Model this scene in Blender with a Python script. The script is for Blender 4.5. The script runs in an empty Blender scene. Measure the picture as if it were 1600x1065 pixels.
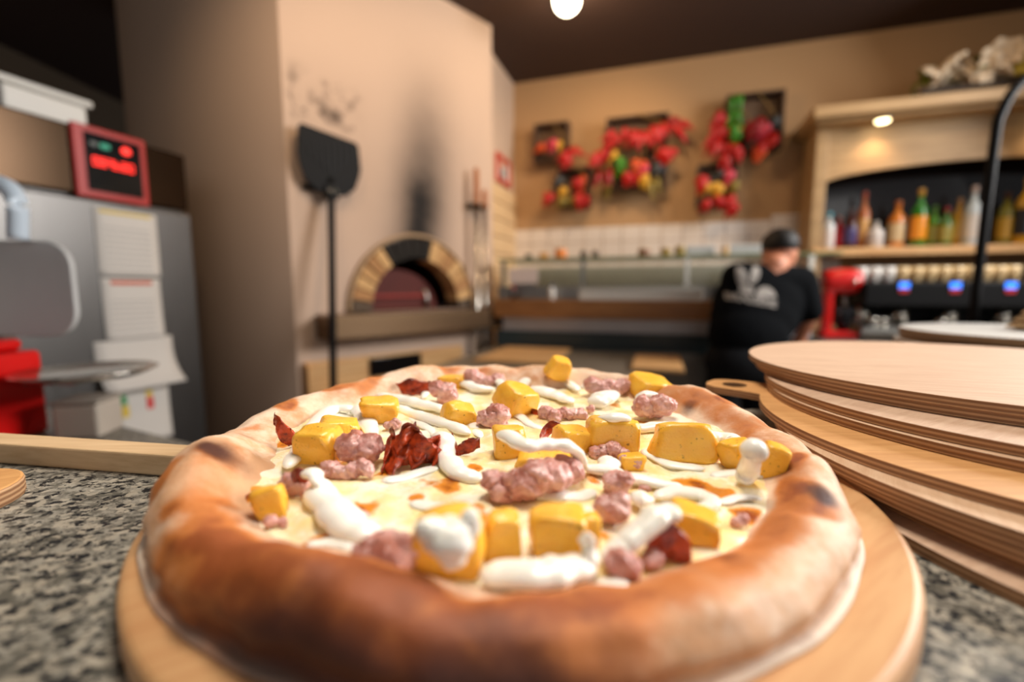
import bpy, bmesh, math, random
from mathutils import Vector, Matrix, noise as mnoise
PI = math.pi
SC = bpy.context.scene
COL = SC.collection
rnd = random.Random(7)

# ------------------------------------------------------------------ camera
CZ = 1.213                     # lens height, metres
F = 16.0 / 36.0 * 1600.0       # focal length in pixels of the 1600 px frame
PITCH = math.radians(6.5)
cam = bpy.data.cameras.new('camera')
cam.lens = 16.0; cam.sensor_width = 36.0; cam.clip_start = 0.005; cam.clip_end = 60
cam.dof.use_dof = True; cam.dof.focus_distance = 0.262; cam.dof.aperture_fstop = 2.8
cam_ob = bpy.data.objects.new('camera', cam); COL.objects.link(cam_ob)
cam_ob.location = (0, 0, CZ); cam_ob.rotation_euler = (PI / 2 - PITCH, 0, 0)
SC.camera = cam_ob
# ------------------------------------------------------------------ view, world, lights
SC.view_settings.view_transform = 'Standard'
SC.view_settings.look = 'None'
SC.view_settings.gamma = 1.0
SC.view_settings.use_curve_mapping = False
SC.view_settings.exposure = 0.0
SC.cycles.use_denoising = True
SC.cycles.max_bounces = 8
SC.cycles.sample_clamp_indirect = 6.0
W = bpy.data.worlds.new('world'); SC.world = W; W.use_nodes = True
W.node_tree.nodes['Background'].inputs[0].default_value = (0.80, 0.79, 0.80, 1)
W.node_tree.nodes['Background'].inputs[1].default_value = 0.22

def lamp(name, kind, loc, power, color, size=0.1, aim=None, size_y=None, spot=None, blend=0.5):
    l = bpy.data.lights.new(name, kind); l.energy = power; l.color = color
    if kind == 'AREA':
        l.size = size
        if size_y: l.shape = 'RECTANGLE'; l.size_y = size_y
    else:
        l.shadow_soft_size = size
    if kind == 'SPOT':
        l.spot_size = math.radians(spot); l.spot_blend = blend
    o = bpy.data.objects.new(name, l); COL.objects.link(o); o.location = loc
    if aim is not None:
        o.rotation_euler = (Vector(aim) - Vector(loc)).to_track_quat('-Z', 'Y').to_euler()
    return o
WARM = (1.0, 0.70, 0.42)
lamp('shop_window_light', 'AREA', (3.1, 1.1, 2.5), 175, (1.0, 0.97, 0.94), 1.8, (0.0, 0.30, 1.1), 1.3)
lamp('front_window_light', 'AREA', (0.9, -3.2, 2.0), 20, (1.0, 0.96, 0.92), 3.2, (-0.2, 1.8, 1.3), 1.6)
lamp('pizza_fill', 'SPOT', (0.15, 0.55, 2.8), 122, (1.0, 0.91, 0.80), 0.36, (0.05, 0.33, 1.1), spot=60)  # unseen spot added above the pizza to brighten it
lamp('ceiling_lamp', 'POINT', (0.35, 2.62, 2.62), 12, WARM, 0.07)
lamp('oven_lamp', 'SPOT', (-0.05, 1.55, 2.8), 33, WARM, 0.06, (-0.75, 2.6, 1.9), spot=95, blend=0.8)
lamp('flank_fill', 'SPOT', (-0.75, 1.0, 2.8), 22, WARM, 0.08, (-1.0, 2.25, 2.0), spot=64, blend=1.0)  # unseen spot added to brighten the curved oven flank
lamp('wall_lamp', 'SPOT', (0.75, 2.55, 2.8), 34, WARM, 0.06, (0.65, 3.75, 1.75), spot=100, blend=0.8)
lamp('bar_lamp', 'SPOT', (1.8, 1.9, 2.8), 13, WARM, 0.06, (2.2, 2.8, 1.7), spot=135, blend=0.8)

# ------------------------------------------------------------------ pixel -> place helpers
CP, SP = math.cos(PITCH), math.sin(PITCH)
def ray(u, v):
    a = (u - 800.0) / F; b = (532.5 - v) / F
    return Vector((a, CP + b * SP, -SP + b * CP))
def at_z(u, v, z):             # where the sight line meets the level z
    d = ray(u, v); t = (z - CZ) / d.z
    return Vector((d.x * t, d.y * t, z))
def at_y(u, v, y):
    d = ray(u, v); t = y / d.y
    return Vector((d.x * t, y, CZ + d.z * t))
class Frame:                   # a vertical front: x along it, y into it, z up
    def __init__(s, origin, direction):
        s.o = Vector((origin[0], origin[1], 0)); d = Vector((direction[0], direction[1], 0)).normalized()
        s.t = d; s.n = Vector((-d.y, d.x, 0)); s.rot = math.atan2(d.y, d.x)
        s.M = Matrix.Translation(s.o) @ Matrix.Rotation(s.rot, 4, 'Z'); s.I = s.M.inverted()
    def on(s, u, v, yl=0.0):   # local (x, z) on the plane y = yl
        d = ray(u, v); p0 = s.o + s.n * yl
        t = p0.dot(s.n) / d.dot(s.n); p = d * t + Vector((0, 0, CZ))
        return (p - s.o).dot(s.t), p.z
    def w(s, x, y, z): return s.M @ Vector((x, y, z))

# ------------------------------------------------------------------ mesh builder
class MB:
    def __init__(s): s.v = []; s.f = []
    def raw(s, vs, fs, M=None):
        o = len(s.v)
        s.v += [tuple(M @ Vector(p)) if M else tuple(p) for p in vs]
        s.f += [tuple(i + o for i in f) for f in fs]; return s
    def box(s, x0, x1, y0, y1, z0, z1, M=None):
        vs = [(x, y, z) for z in (z0, z1) for y in (y0, y1) for x in (x0, x1)]
        return s.raw(vs, [(0, 2, 3, 1), (4, 5, 7, 6), (0, 1, 5, 4), (2, 6, 7, 3), (0, 4, 6, 2), (1, 3, 7, 5)], M)
    def prism(s, poly, z0, z1, M=None):
        n = len(poly)
        vs = [(p[0], p[1], z0) for p in poly] + [(p[0], p[1], z1) for p in poly]
        fs = [tuple(reversed(range(n))), tuple(range(n, 2 * n))]
        fs += [(i, (i + 1) % n, n + (i + 1) % n, n + i) for i in range(n)]
        return s.raw(vs, fs, M)
    def lathe(s, prof, seg=24, M=None):
        vs = []; fs = []; n = len(prof)
        for r, z in prof:
            for k in range(seg):
                a = 2 * PI * k / seg; vs.append((r * math.cos(a), r * math.sin(a), z))
        for i in range(n - 1):
            for k in range(seg):
                k2 = (k + 1) % seg
                fs.append((i * seg + k, i * seg + k2, (i + 1) * seg + k2, (i + 1) * seg + k))
        fs.append(tuple(reversed(range(seg)))); fs.append(tuple((n - 1) * seg + k for k in range(seg)))
        return s.raw(vs, fs, M)
    def tube(s, path, rad, seg=10, squash=1.0, up=Vector((0, 0, 1))):
        P = [Vector(p) for p in path]; n = len(P); vs = []; fs = []
        R = rad if isinstance(rad, (list, tuple)) else [rad] * n
        for i, p in enumerate(P):
            t = (P[min(i + 1, n - 1)] - P[max(i - 1, 0)]).normalized()
            sd = t.cross(up)
            if sd.length < 1e-4: sd = t.cross(Vector((1, 0, 0)))
            sd.normalize(); u2 = sd.cross(t).normalized()
            for k in range(seg):
                a = 2 * PI * k / seg
                vs.append(p + sd * (R[i] * math.cos(a)) + u2 * (R[i] * squash * math.sin(a)))
        for i in range(n - 1):
            for k in range(seg):
                k2 = (k + 1) % seg
                fs.append((i * seg + k, i * seg + k2, (i + 1) * seg + k2, (i + 1) * seg + k))
        fs.append(tuple(reversed(range(seg)))); fs.append(tuple((n - 1) * seg + k for k in range(seg)))
        return s.raw(vs, fs)
    def ball(s, c, r, sub=2, disp=None, M=None):
        bm = bmesh.new(); bmesh.ops.create_icosphere(bm, subdivisions=sub, radius=1.0)
        rr = r if isinstance(r, (list, tuple)) else (r, r, r)
        vs = []
        for v in bm.verts:
            p = v.co.copy(); k = 1.0 + (disp(p) if disp else 0.0)
            q = Vector((p.x * rr[0] * k, p.y * rr[1] * k, p.z * rr[2] * k))
            vs.append(q if M is None else M @ q)
        fs = [tuple(v.index for v in f.verts) for f in bm.faces]
        bm.free(); c = Vector(c)
        return s.raw([v + c for v in vs], fs)
    def mesh(s, name, smooth=False):
        me = bpy.data.meshes.new(name); me.from_pydata(s.v, [], s.f); me.update()
        bm = bmesh.new(); bm.from_mesh(me); bmesh.ops.recalc_face_normals(bm, faces=bm.faces); bm.to_mesh(me); bm.free()
        if smooth:
            me.polygons.foreach_set('use_smooth', [True] * len(me.polygons))
        return me

def link(name, me, m, parent=None, label=None, bevel=0, seg=2, subsurf=0, autosmooth=False):
    if isinstance(me, MB): me = me.mesh(name, False)
    o = bpy.data.objects.new(name, me); COL.objects.link(o)
    if m is not None and not me.materials: me.materials.append(m)
    if parent: o.parent = parent
    if label: o['label'] = label
    if bevel:
        b = o.modifiers.new('bevel', 'BEVEL'); b.width = bevel; b.segments = seg; b.limit_method = 'ANGLE'; b.angle_limit = math.radians(40)
    if subsurf:
        b = o.modifiers.new('sub', 'SUBSURF'); b.levels = subsurf; b.render_levels = subsurf
    return o
def sm(mb, name): return mb.mesh(name, True)
def tag(o, label, cat, group=None, kind=None):
    if label: o['label'] = label
    if cat: o['category'] = cat
    if group: o['group'] = group
    if kind: o['kind'] = kind
    return o
def thing(name, label, cat, loc=(0, 0, 0), rotz=0.0, group=None):
    o = bpy.data.objects.new(name, None); COL.objects.link(o); o.empty_display_size = 0.05
    o.location = loc; o.rotation_euler = (0, 0, rotz)
    return tag(o, label, cat, group)
def struct(name, me, m, label=None, **k):
    o = link(name, me, m, **k); o['kind'] = 'structure'
    if label: o['label'] = label
    return o
def copy_tree(o, parent=None):
    c = o.copy(); COL.objects.link(c)
    if parent: c.parent = parent
    for ch in [x for x in COL.objects if x.parent == o]: copy_tree(ch, c)
    return c

# ------------------------------------------------------------------ materials
def lin(r, g, b):              # sRGB 0-255 -> linear
    f = lambda c: (c / 255 / 12.92) if c / 255 <= 0.04045 else ((c / 255 + 0.055) / 1.055) ** 2.4
    return (f(r), f(g), f(b), 1)
class NT:
    def __init__(s, name):
        s.m = bpy.data.materials.new(name); s.m.use_nodes = True; s.t = s.m.node_tree
        s.b = s.t.nodes['Principled BSDF']
        s.tc = s.t.nodes.new('ShaderNodeTexCoord')
    def n(s, kind, **k):
        x = s.t.nodes.new('ShaderNode' + kind)
        for a, b in k.items(): setattr(x, a, b)
        return x
    def l(s, a, b): s.t.links.new(a, b)
    def val(s, sock, x):
        if hasattr(x, 'is_linked') or isinstance(x, bpy.types.NodeSocket): s.l(x, sock)
        else: sock.default_value = x
    def math(s, op, a, b=0.0, clamp=False):
        x = s.n('Math', operation=op, use_clamp=clamp); s.val(x.inputs[0], a); s.val(x.inputs[1], b); return x.outputs[0]
    def mix(s, fac, a, b):
        x = s.n('MixRGB'); s.val(x.inputs[0], fac); s.val(x.inputs[1], a); s.val(x.inputs[2], b); return x.outputs[0]
    def mapping(s, scale=(1, 1, 1), rot=(0, 0, 0), src='Object'):
        x = s.n('Mapping'); s.l(s.tc.outputs[src], x.inputs[0]); x.inputs['Scale'].default_value = scale; x.inputs['Rotation'].default_value = rot
        return x.outputs[0]
    def noise(s, scale, detail=3, rough=0.55, vec=None, dist=0.0):
        x = s.n('TexNoise'); x.inputs['Scale'].default_value = scale; x.inputs['Detail'].default_value = detail
        x.inputs['Roughness'].default_value = rough; x.inputs['Distortion'].default_value = dist
        s.l(vec if vec is not None else s.tc.outputs['Object'], x.inputs['Vector']); return x.outputs[0]
    def ramp(s, fac, stops):
        x = s.n('ValToRGB'); e = x.color_ramp.elements
        while len(e) < len(stops): e.new(0.5)
        for k, (p, c) in enumerate(stops):
            e[k].position = p; e[k].color = c if len(c) == 4 else (*c, 1)
        s.val(x.inputs[0], fac); return x.outputs[0]
    def step(s, x, lo, hi):
        m = s.n('MapRange', clamp=True); m.interpolation_type = 'SMOOTHSTEP'
        s.val(m.inputs[0], x); m.inputs[1].default_value = lo; m.inputs[2].default_value = hi; return m.outputs[0]
    def attr(s, name):
        x = s.n('Attribute'); x.attribute_name = name; return x.outputs['Fac']
    def xyz(s, src='Object'):
        x = s.n('SeparateXYZ'); s.l(s.tc.outputs[src], x.inputs[0]); return x.outputs
    def set(s, **k):
        for a, b in k.items(): s.val(s.b.inputs[a.replace('_', ' ')], b)
        return s
    def bump(s, h, strength=0.3, dist=0.002):
        x = s.n('Bump'); x.inputs['Strength'].default_value = strength; x.inputs['Distance'].default_value = dist
        s.l(h, x.inputs['Height']); s.l(x.outputs[0], s.b.inputs['Normal'])
BW = ((0, (0, 0, 0, 1)), (1, (1, 1, 1, 1)))

def plain(name, c, rough=0.5, metal=0.0, var=0.12, scale=8.0, emit=None, estr=0.0, bump=0.0, sss=0.0):
    t = NT(name); f = t.noise(scale, 4)
    d = tuple(x * (1 - var) for x in c[:3]) + (1,); l_ = tuple(min(1, x * (1 + var)) for x in c[:3]) + (1,)
    t.set(Base_Color=t.mix(f, d, l_), Roughness=rough, Metallic=metal)
    if emit: t.set(Emission_Color=emit, Emission_Strength=estr)
    if bump: t.bump(t.noise(scale * 6, 4), bump)
    if sss:
        t.set(Subsurface_Weight=sss, Subsurface_Radius=(0.004, 0.002, 0.001), Subsurface_Scale=0.6)
    return t.m
def steel(name, c, rough=0.3, along=(1, 60, 60)):
    t = NT(name); f = t.noise(6, 4, vec=t.mapping(along))
    t.set(Base_Color=t.mix(f, tuple(x * .85 for x in c[:3]) + (1,), c), Metallic=1.0, Roughness=t.math('MULTIPLY_ADD', f, 0.18))
    t.b.inputs['Roughness'].links[0].from_node.inputs[2].default_value = rough - 0.08
    return t.m
def wood(name, c1, c2, rough=0.55, axis=(1, 14, 14), scale=5.0, bump=0.08):
    t = NT(name); f = t.noise(scale, 5, 0.6, vec=t.mapping(axis), dist=0.6)
    f2 = t.noise(scale * 5, 3, vec=t.mapping(axis))
    k = t.math('ADD', t.math('MULTIPLY', f, 0.75), t.math('MULTIPLY', f2, 0.25))
    t.set(Base_Color=t.mix(t.step(k, 0.36, 0.64), c1, c2), Roughness=rough); t.bump(k, bump, 0.001)
    return t.m

def mat_granite():
    t = NT('granite'); mp = t.mapping((0.72, 0.9, 0.8))
    a = t.noise(250, 6, 0.72, mp); b = t.noise(120, 2, 0.5, mp); c = t.noise(420, 2, 0.5, mp)
    vo = t.n('TexVoronoi'); vo.inputs['Scale'].default_value = 330; t.l(mp, vo.inputs['Vector'])
    base = t.mix(t.step(a, 0.42, 0.58), lin(112, 108, 98), lin(158, 153, 141))
    base = t.mix(t.step(b, 0.52, 0.62), base, lin(98, 95, 86))
    base = t.mix(t.math('MULTIPLY', t.step(vo.outputs['Color'], 0.6, 0.7), 0.6), base, lin(190, 180, 162))
    dk = t.math('ADD', t.math('MULTIPLY', t.noise(200, 5, 0.72, mp), 0.7), t.math('MULTIPLY', c, 0.3))
    base = t.mix(t.step(dk, 0.505, 0.56), base, lin(30, 32, 35))
    t.set(Base_Color=base, Roughness=0.45, Specular_IOR_Level=0.3); return t.m
def mat_plaster(name, c, extra=None):
    t = NT(name); f = t.noise(1.6, 5, 0.6); g = t.noise(40, 4)
    col = t.mix(f, tuple(x * 0.93 for x in c[:3]) + (1,), c)
    if extra: col = extra(t, col)
    t.set(Base_Color=col, Roughness=0.85); t.bump(g, 0.12, 0.003); return t.m
def mat_ply(face1, face2, name):
    t = NT(name); gx = t.noise(14, 5, 0.6, t.mapping((1.5, 16, 4)), 0.4); gf = t.noise(90, 3, 0.5, t.mapping((1.5, 22, 4)))
    g = t.math('ADD', t.math('MULTIPLY', gx, 0.7), t.math('MULTIPLY', gf, 0.3))
    face = t.mix(t.step(g, 0.35, 0.66), face1, face2)
    z = t.xyz()[2]
    nz = t.math('MULTIPLY_ADD', t.noise(30, 3), 0.0006); nz.node.inputs[2].default_value = 0.0
    zz = t.math('ADD', z, nz)
    band = t.math('SINE', t.math('MULTIPLY', zz, 2 * PI / 0.00275), 0)
    streak = t.noise(60, 4, 0.6, t.mapping((1, 1, 30)))
    edge = t.mix(t.step(band, -0.4, 0.5), lin(146, 104, 70), lin(206, 164, 122))
    edge = t.mix(t.math('MULTIPLY', streak, 0.5), edge, lin(120, 84, 56))
    geo = t.n('NewGeometry'); sx = t.n('SeparateXYZ'); t.l(geo.outputs['Normal'], sx.inputs[0])
    t.set(Base_Color=t.mix(t.step(t.math('ABSOLUTE', sx.outputs[2]), 0.55, 0.75), edge, face), Roughness=0.55)
    t.bump(t.math('ADD', band, g), 0.15, 0.0006); return t.m

M = {}
M['granite'] = mat_granite()
M['plaster'] = mat_plaster('plaster', lin(205, 180, 158))
M['ceiling'] = mat_plaster('dark_ceiling', lin(62, 42, 34))
M['floor'] = plain('floor_tiles', lin(92, 78, 66), 0.5, var=0.2)
M['steel'] = steel('brushed_steel', lin(180, 178, 172), 0.34)
M['steel_v'] = steel('brushed_steel_door', lin(112, 110, 108), 0.36, (60, 60, 1))
M['steel_bright'] = steel('polished_steel', lin(205, 200, 190), 0.2)
M['black'] = plain('black_paint', lin(17, 17, 18), 0.6)
M['iron'] = plain('black_iron', lin(26, 26, 27), 0.5)
for k_ in ('black', 'iron'): M[k_].node_tree.nodes['Principled BSDF'].inputs['Specular IOR Level'].default_value = 0.15
M['white'] = plain('white_plastic', lin(225, 222, 214), 0.45, var=0.05)
M['paper'] = plain('white_paper', lin(214, 208, 200), 0.8, var=0.04)
M['cream'] = wood('cream_painted_wood', lin(166, 132, 88), lin(186, 152, 106), 0.5, (1, 10, 10), 3)
M['pine'] = wood('pine_wood', lin(205, 150, 92), lin(228, 182, 124), 0.5)
M['beech'] = wood('beech_board', lin(196, 144, 96), lin(212, 166, 116), 0.42, (1, 9, 4), 9, 0.04)
M['dark_wood'] = wood('dark_crate_wood', lin(70, 50, 36), lin(104, 78, 56), 0.7)
M['ledge'] = wood('ledge_wood', lin(196, 160, 118), lin(216, 184, 142), 0.5)
M['red'] = plain('red_enamel', lin(205, 16, 14), 0.3, var=0.06)
M['glass'] = NT('clear_glass').set(Base_Color=(0.93, 0.97, 0.94, 1), Roughness=0.02, Transmission_Weight=1.0, IOR=1.2).m
M['glass_edge'] = plain('green_glass_edge', lin(122, 140, 96), 0.2, var=0.1)
M['ply'] = [mat_ply(lin(194, 158, 130), lin(212, 180, 152), 'plywood_face_a'), mat_ply(lin(204, 164, 128), lin(220, 186, 152), 'plywood_face_b')]
M['ply_amber'] = mat_ply(lin(196, 140, 82), lin(214, 160, 100), 'plywood_amber')
M['ply_white'] = mat_ply(lin(196, 192, 184), lin(214, 210, 204), 'plywood_pale')

# ================================================================== THE SETTING
B = Frame((-1.052, 2.2), (0.97, 1.0))        # oven face
D = Frame((-0.103, 2.95), (1.0, -0.323))     # display counter line
CEIL = 2.9
YB = 1.016                                   # back wall in D
struct('floor', MB().box(-5, 5, -4, 6, -0.1, 0), M['floor'], 'brown tiled shop floor')
struct('ceiling', MB().box(-5, 5, -1.5, 6, CEIL, CEIL + 0.1), M['ceiling'], 'very dark brown ceiling')
mbw = MB().box(-0.25, 5.0, YB, YB + 0.12, 0, CEIL)
wb = struct('wall_back', mbw, mat_plaster('back_plaster', lin(186, 148, 106)), 'tan plaster back wall')
wb.matrix_world = D.M
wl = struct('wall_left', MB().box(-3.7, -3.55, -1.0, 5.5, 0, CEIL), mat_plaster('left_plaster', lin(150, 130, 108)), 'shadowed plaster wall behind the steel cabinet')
struct('wall_right', MB().box(4.2, 4.3, -1.0, 3.5, 0, CEIL), M['plaster'], 'plaster wall beyond the bar')

# oven mass ---------------------------------------------------------
AX, AR_O, AR_I, ZS = 0.702, 0.415, 0.302, 1.090     # arch centre, radii, hearth height
BL = 1.32
def oven_extra(t, col):
    x, y, z = t.xyz()
    n1 = t.noise(3.0, 5, 0.6); n2 = t.noise(9.0, 5, 0.65)
    # soot plume above the mouth
    h = t.math('SUBTRACT', z, 1.45)
    cx = t.math('ADD', AX + 0.02, t.math('MULTIPLY', h, 0.10))
    wdt = t.math('MULTIPLY_ADD', h, 0.02); wdt.node.inputs[2].default_value = 0.19
    q = t.math('DIVIDE', t.math('SUBTRACT', x, cx), wdt)
    g = t.math('POWER', 2.718, t.math('MULTIPLY', t.math('MULTIPLY', q, q), -1.0))
    fade = t.math('SUBTRACT', 1.0, t.step(z, 1.55, 2.75))
    low = t.step(z, 1.2, 1.4)
    pl = t.math('MULTIPLY', t.math('MULTIPLY', g, fade), low)
    pl = t.math('MULTIPLY', pl, t.math('MULTIPLY_ADD', n1, 0.9)); pl.node.inputs[1].links[0].from_node.inputs[2].default_value = 0.62
    pl = t.math('MULTIPLY', pl, 0.95, True)
    # smears over the peel
    bx = t.math('MULTIPLY', t.step(x, 0.0, 0.05), t.math('SUBTRACT', 1.0, t.step(x, 0.34, 0.42)))
    bz = t.math('MULTIPLY', t.step(z, 1.98, 2.06), t.math('SUBTRACT', 1.0, t.step(z, 2.12, 2.3)))
    sp = t.math('MULTIPLY', t.math('MULTIPLY', bx, bz), t.step(n2, 0.47, 0.62))
    halo = t.math('MULTIPLY', t.math('MULTIPLY', t.step(x, 0.0, 0.05), t.math('SUBTRACT', 1.0, t.step(x, 0.36, 0.55))),
                  t.math('MULTIPLY', t.step(z, 1.3, 1.7), t.math('SUBTRACT', 1.0, t.step(z, 2.1, 2.4))))
    col = t.mix(t.math('MULTIPLY', halo, t.math('MULTIPLY', n1, 0.25)), col, lin(120, 96, 76))
    col = t.mix(t.math('MULTIPLY', sp, 0.8), col, lin(62, 48, 38))
    return t.mix(pl, col, lin(26, 20, 17))
mb = MB()
hole = []
NA = 28
for i in range(NA + 1):
    a = PI - PI * i / NA
    hole.append((AX + 0.35 * math.cos(a), ZS + 0.35 * math.sin(a)))
x0, x1, zt = AX - 0.5, AX + 0.5, ZS + 0.55
def to_rect(p):
    dx, dz = p[0] - AX, p[1] - ZS
    k = min(0.5 / abs(dx) if abs(dx) > 1e-6 else 1e9, 0.55 / dz if dz > 1e-6 else 1e9)
    return (AX + dx * k, ZS + dz * k)
rect = [to_rect(p) for p in hole]
vs = [(p[0], 0, p[1]) for p in hole] + [(p[0], 0, p[1]) for p in rect]
fs = [(i, i + 1, NA + 2 + i, NA + 1 + i) for i in range(NA)]
mb.raw(vs, fs)
def quad(x0, x1, z0, z1, y=0): mb.raw([(x0, y, z0), (x1, y, z0), (x1, y, z1), (x0, y, z1)], [(0, 1, 2, 3)])
# corner triangles of the rectangle
k1 = min(range(NA + 1), key=lambda i: abs(rect[i][0] - x0) + abs(rect[i][1] - zt)); k2 = NA - k1
quad(0, x0, ZS, zt); quad(x1, BL, ZS, zt); quad(0, BL, zt, CEIL); quad(0, BL, 0, ZS)
for k in range(NA):
    a, b = rect[k], rect[k + 1]
    if abs(a[0] - b[0]) > 1e-5 and abs(a[1] - b[1]) > 1e-5:
        c = (x0 if a[0] < AX else x1, zt)
        mb.raw([(a[0], 0, a[1]), (b[0], 0, b[1]), (c[0], 0, c[1])], [(0, 1, 2)])
# reveal of the mouth
mb.raw([(p[0], 0, p[1]) for p in hole] + [(p[0], 0.12, p[1]) for p in hole], [(i, i + 1, NA + 2 + i, NA + 1 + i) for i in range(NA)])
# left curved flank and right return, in local coordinates
flank = [(-1.052, 2.2)]
ang = math.radians(176); px, py = flank[0]
for i in range(64):
    a = ang - math.radians(0.9) * i
    px += 0.0275 * math.cos(a); py += 0.0275 * math.sin(a); flank.append((px, py))
loc = [B.I @ Vector((p[0], p[1], 0)) for p in flank]
vs = [(p.x, p.y, 0) for p in loc] + [(p.x, p.y, CEIL) for p in loc]; n = len(loc)
mb.raw(vs, [(i, i + 1, n + i + 1, n + i) for i in range(n - 1)])
rt = B.I @ Vector((-0.55, 4.0, 0))
mb.raw([(BL, 0, 0), (rt.x, rt.y, 0), (rt.x, rt.y, CEIL), (BL, 0, CEIL)], [(0, 1, 2, 3)])
wo = struct('wall_oven', mb, mat_plaster('oven_plaster', lin(202, 176, 156), oven_extra), 'plastered oven mass with soot above its mouth')
wo.matrix_world = B.M
for p in wo.data.polygons: p.use_smooth = p.normal.x < -0.2

# short wall with planks between the oven and the back wall
C = Frame((-0.1382, 3.51), (0.323, 1.0))
wc = struct('wall_corner', MB().box(-0.55, 0.52, 0.0, 0.08, 0, CEIL), M['plaster'], 'narrow plaster wall with pale planks below')
wc.matrix_world = C.M
zt = C.on(785, 292, -0.01)[1]
plank_me = MB().box(-0.5, 0.495, -0.022, 0.0, 0.004, 0.126).mesh('plank'); plank_me.materials.append(wood('pale_plank', lin(214, 178, 130), lin(230, 200, 156)))
for i in range(10):
    o = link('plank', plank_me, None, wc); o.location = (0, 0, zt - 0.13 * (i + 1)); o.modifiers.new('b', 'BEVEL').width = 0.005
# white wall tiles behind the counter
tile_m = plain('white_glazed_tile', lin(226, 214, 202), 0.25, var=0.03)
tile_me = MB().box(0.003, 0.147, YB - 0.012, YB, 0.003, 0.119).mesh('tile'); tile_me.materials.append(tile_m)
for r in range(4):
    for c in range(16):
        o = link('tile', tile_me, None, wb); o.location = (-0.198 + 0.15 * c, 0, 1.225 + 0.122 * r)
for c in range(2):
    o = link('tile', tile_me, None, wb); o.location = (1.752 + 0.15 * c, 0, 1.225 + 0.122 * 4); o.scale = (1, 1, 0.28)

# ================================================================== COUNTER
ZC = 1.10
poly = [(-0.9, -0.3), (1.6, -0.3), (1.6, 0.9), (0.62, 0.9), (0.62, 0.45), (0.21, 0.42), (-0.08, 0.41), (-0.19, 0.31), (-0.9, 0.428)]
ct = thing('counter', 'speckled grey granite counter carrying the pizza and the boards', 'counter')
link('worktop', MB().prism(poly, ZC - 0.04, ZC), M['granite'], ct)
inner = [(p[0] * 0.95, p[1] * 0.95 - 0.01) for p in poly]
link('counter_base', MB().prism(inner, 0.0, ZC - 0.04), M['dark_wood'], ct)
p0 = at_z(0, 724, ZC); p1 = at_z(256, 744, ZC)
dr = (p1 - p0).normalized(); nr = Vector((-dr.y, dr.x, 0))
a = p0 - dr * 0.5; b = p1 + dr * 0.022
lp = [a, b, b + nr * 0.019, a + nr * 0.019]
link('rear_ledge', MB().prism([(q.x, q.y) for q in lp], ZC, ZC + 0.0135), M['ledge'], ct, 'raised pale wooden strip along the rear edge', bevel=0.0012)
del ct

# ================================================================== PIZZA BOARD AND STACK
def disc_poly(r, n=96, jit=0.0, seed=0, handle=None):
    pts = []
    for i in range(n):
        a = 2 * PI * i / n
        rr = r * (1 + jit * mnoise.noise(Vector((math.cos(a) * 2, math.sin(a) * 2, seed * 3.1))))
        if handle is not None:
            da = math.atan2(math.sin(a - handle), math.cos(a - handle))
            if abs(da) < 0.13:
                k = max(0, 1 - (abs(da) / 0.13) ** 4) ** 0.6; rr = r + 0.046 * k
        pts.append((rr * math.cos(a), rr * math.sin(a)))
    return pts
def board_mesh(name, r, t, seed=0, handle=None):
    if handle is None:
        return MB().prism(disc_poly(r, 128, 0.006, seed), 0, t).mesh(name)
    # round board with a holed grip: disc + tongue ring, one outline with a real hole
    pts = disc_poly(r, 240, 0.004, seed, handle); hc = Vector((math.cos(handle), math.sin(handle), 0)) * (r + 0.024)
    hd = Vector((math.cos(handle), math.sin(handle), 0)); hs = Vector((-hd.y, hd.x, 0))
    hole = [hc + hd * 0.010 * math.cos(q) + hs * 0.011 * math.sin(q) for q in [2 * PI * i / 20 for i in range(20)]]
    bm = bmesh.new()
    def loop(ps):
        v = [bm.verts.new((p[0], p[1], 0)) for p in ps]
        return [bm.edges.new((v[i], v[(i + 1) % len(v)])) for i in range(len(v))]
    ed = loop(pts) + loop(hole)
    bmesh.ops.triangle_fill(bm, use_beauty=True, edges=ed)
    g = bmesh.ops.extrude_face_region(bm, geom=bm.faces[:])
    bmesh.ops.translate(bm, vec=(0, 0, t), verts=[e for e in g['geom'] if isinstance(e, bmesh.types.BMVert)])
    bmesh.ops.recalc_face_normals(bm, faces=bm.faces)
    me = bpy.data.meshes.new(name); bm.to_mesh(me); bm.free(); return me

PBX, PBY, PBR, PBT = 0.003, 0.255, 0.177, 0.013
pb = link('serving_board', MB().prism(disc_poly(PBR, 160, 0.004, 5), 0, PBT), M['beech'], bevel=0.003, seg=3)
tag(pb, 'round smooth beech board directly under the pizza', 'board'); pb.location = (PBX, PBY, ZC); pb.rotation_euler.z = 0.6

T = 0.0058
stack = [  # from the counter upward: centre, radius, turn, material, label
 (0.338, 0.208, 0.166, 0.3, 'ply', 'lowest round plywood board of the right stack, lying on the granite', None),
 (0.356, 0.226, 0.172, 1.2, 'ply', 'second plywood board up from the granite, set back in shadow', None),
 (0.347, 0.232, 0.172, 2.2, 'ply', 'third plywood board up from the granite in the right stack', None),
 (0.341, 0.242, 0.171, 0.9, 'ply', 'fourth plywood board up from the granite, with a chipped edge', None),
 (0.348, 0.270, 0.173, 0.0, 'ply_amber', 'amber plywood board with a holed grip sticking out leftward', 2.44),
 (0.372, 0.306, 0.172, 1.9, 'ply', 'plywood board resting directly on the holed-grip board', None),
 (0.376, 0.312, 0.174, 0.5, 'ply', 'plywood board just below the two uppermost boards', None),
 (0.388, 0.358, 0.171, 1.5, 'ply', 'plywood board directly under the topmost board', None),
 (0.387, 0.362, 0.174, 2.8, 'ply', 'topmost board of the right stack with pale clean face', None)]
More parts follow.
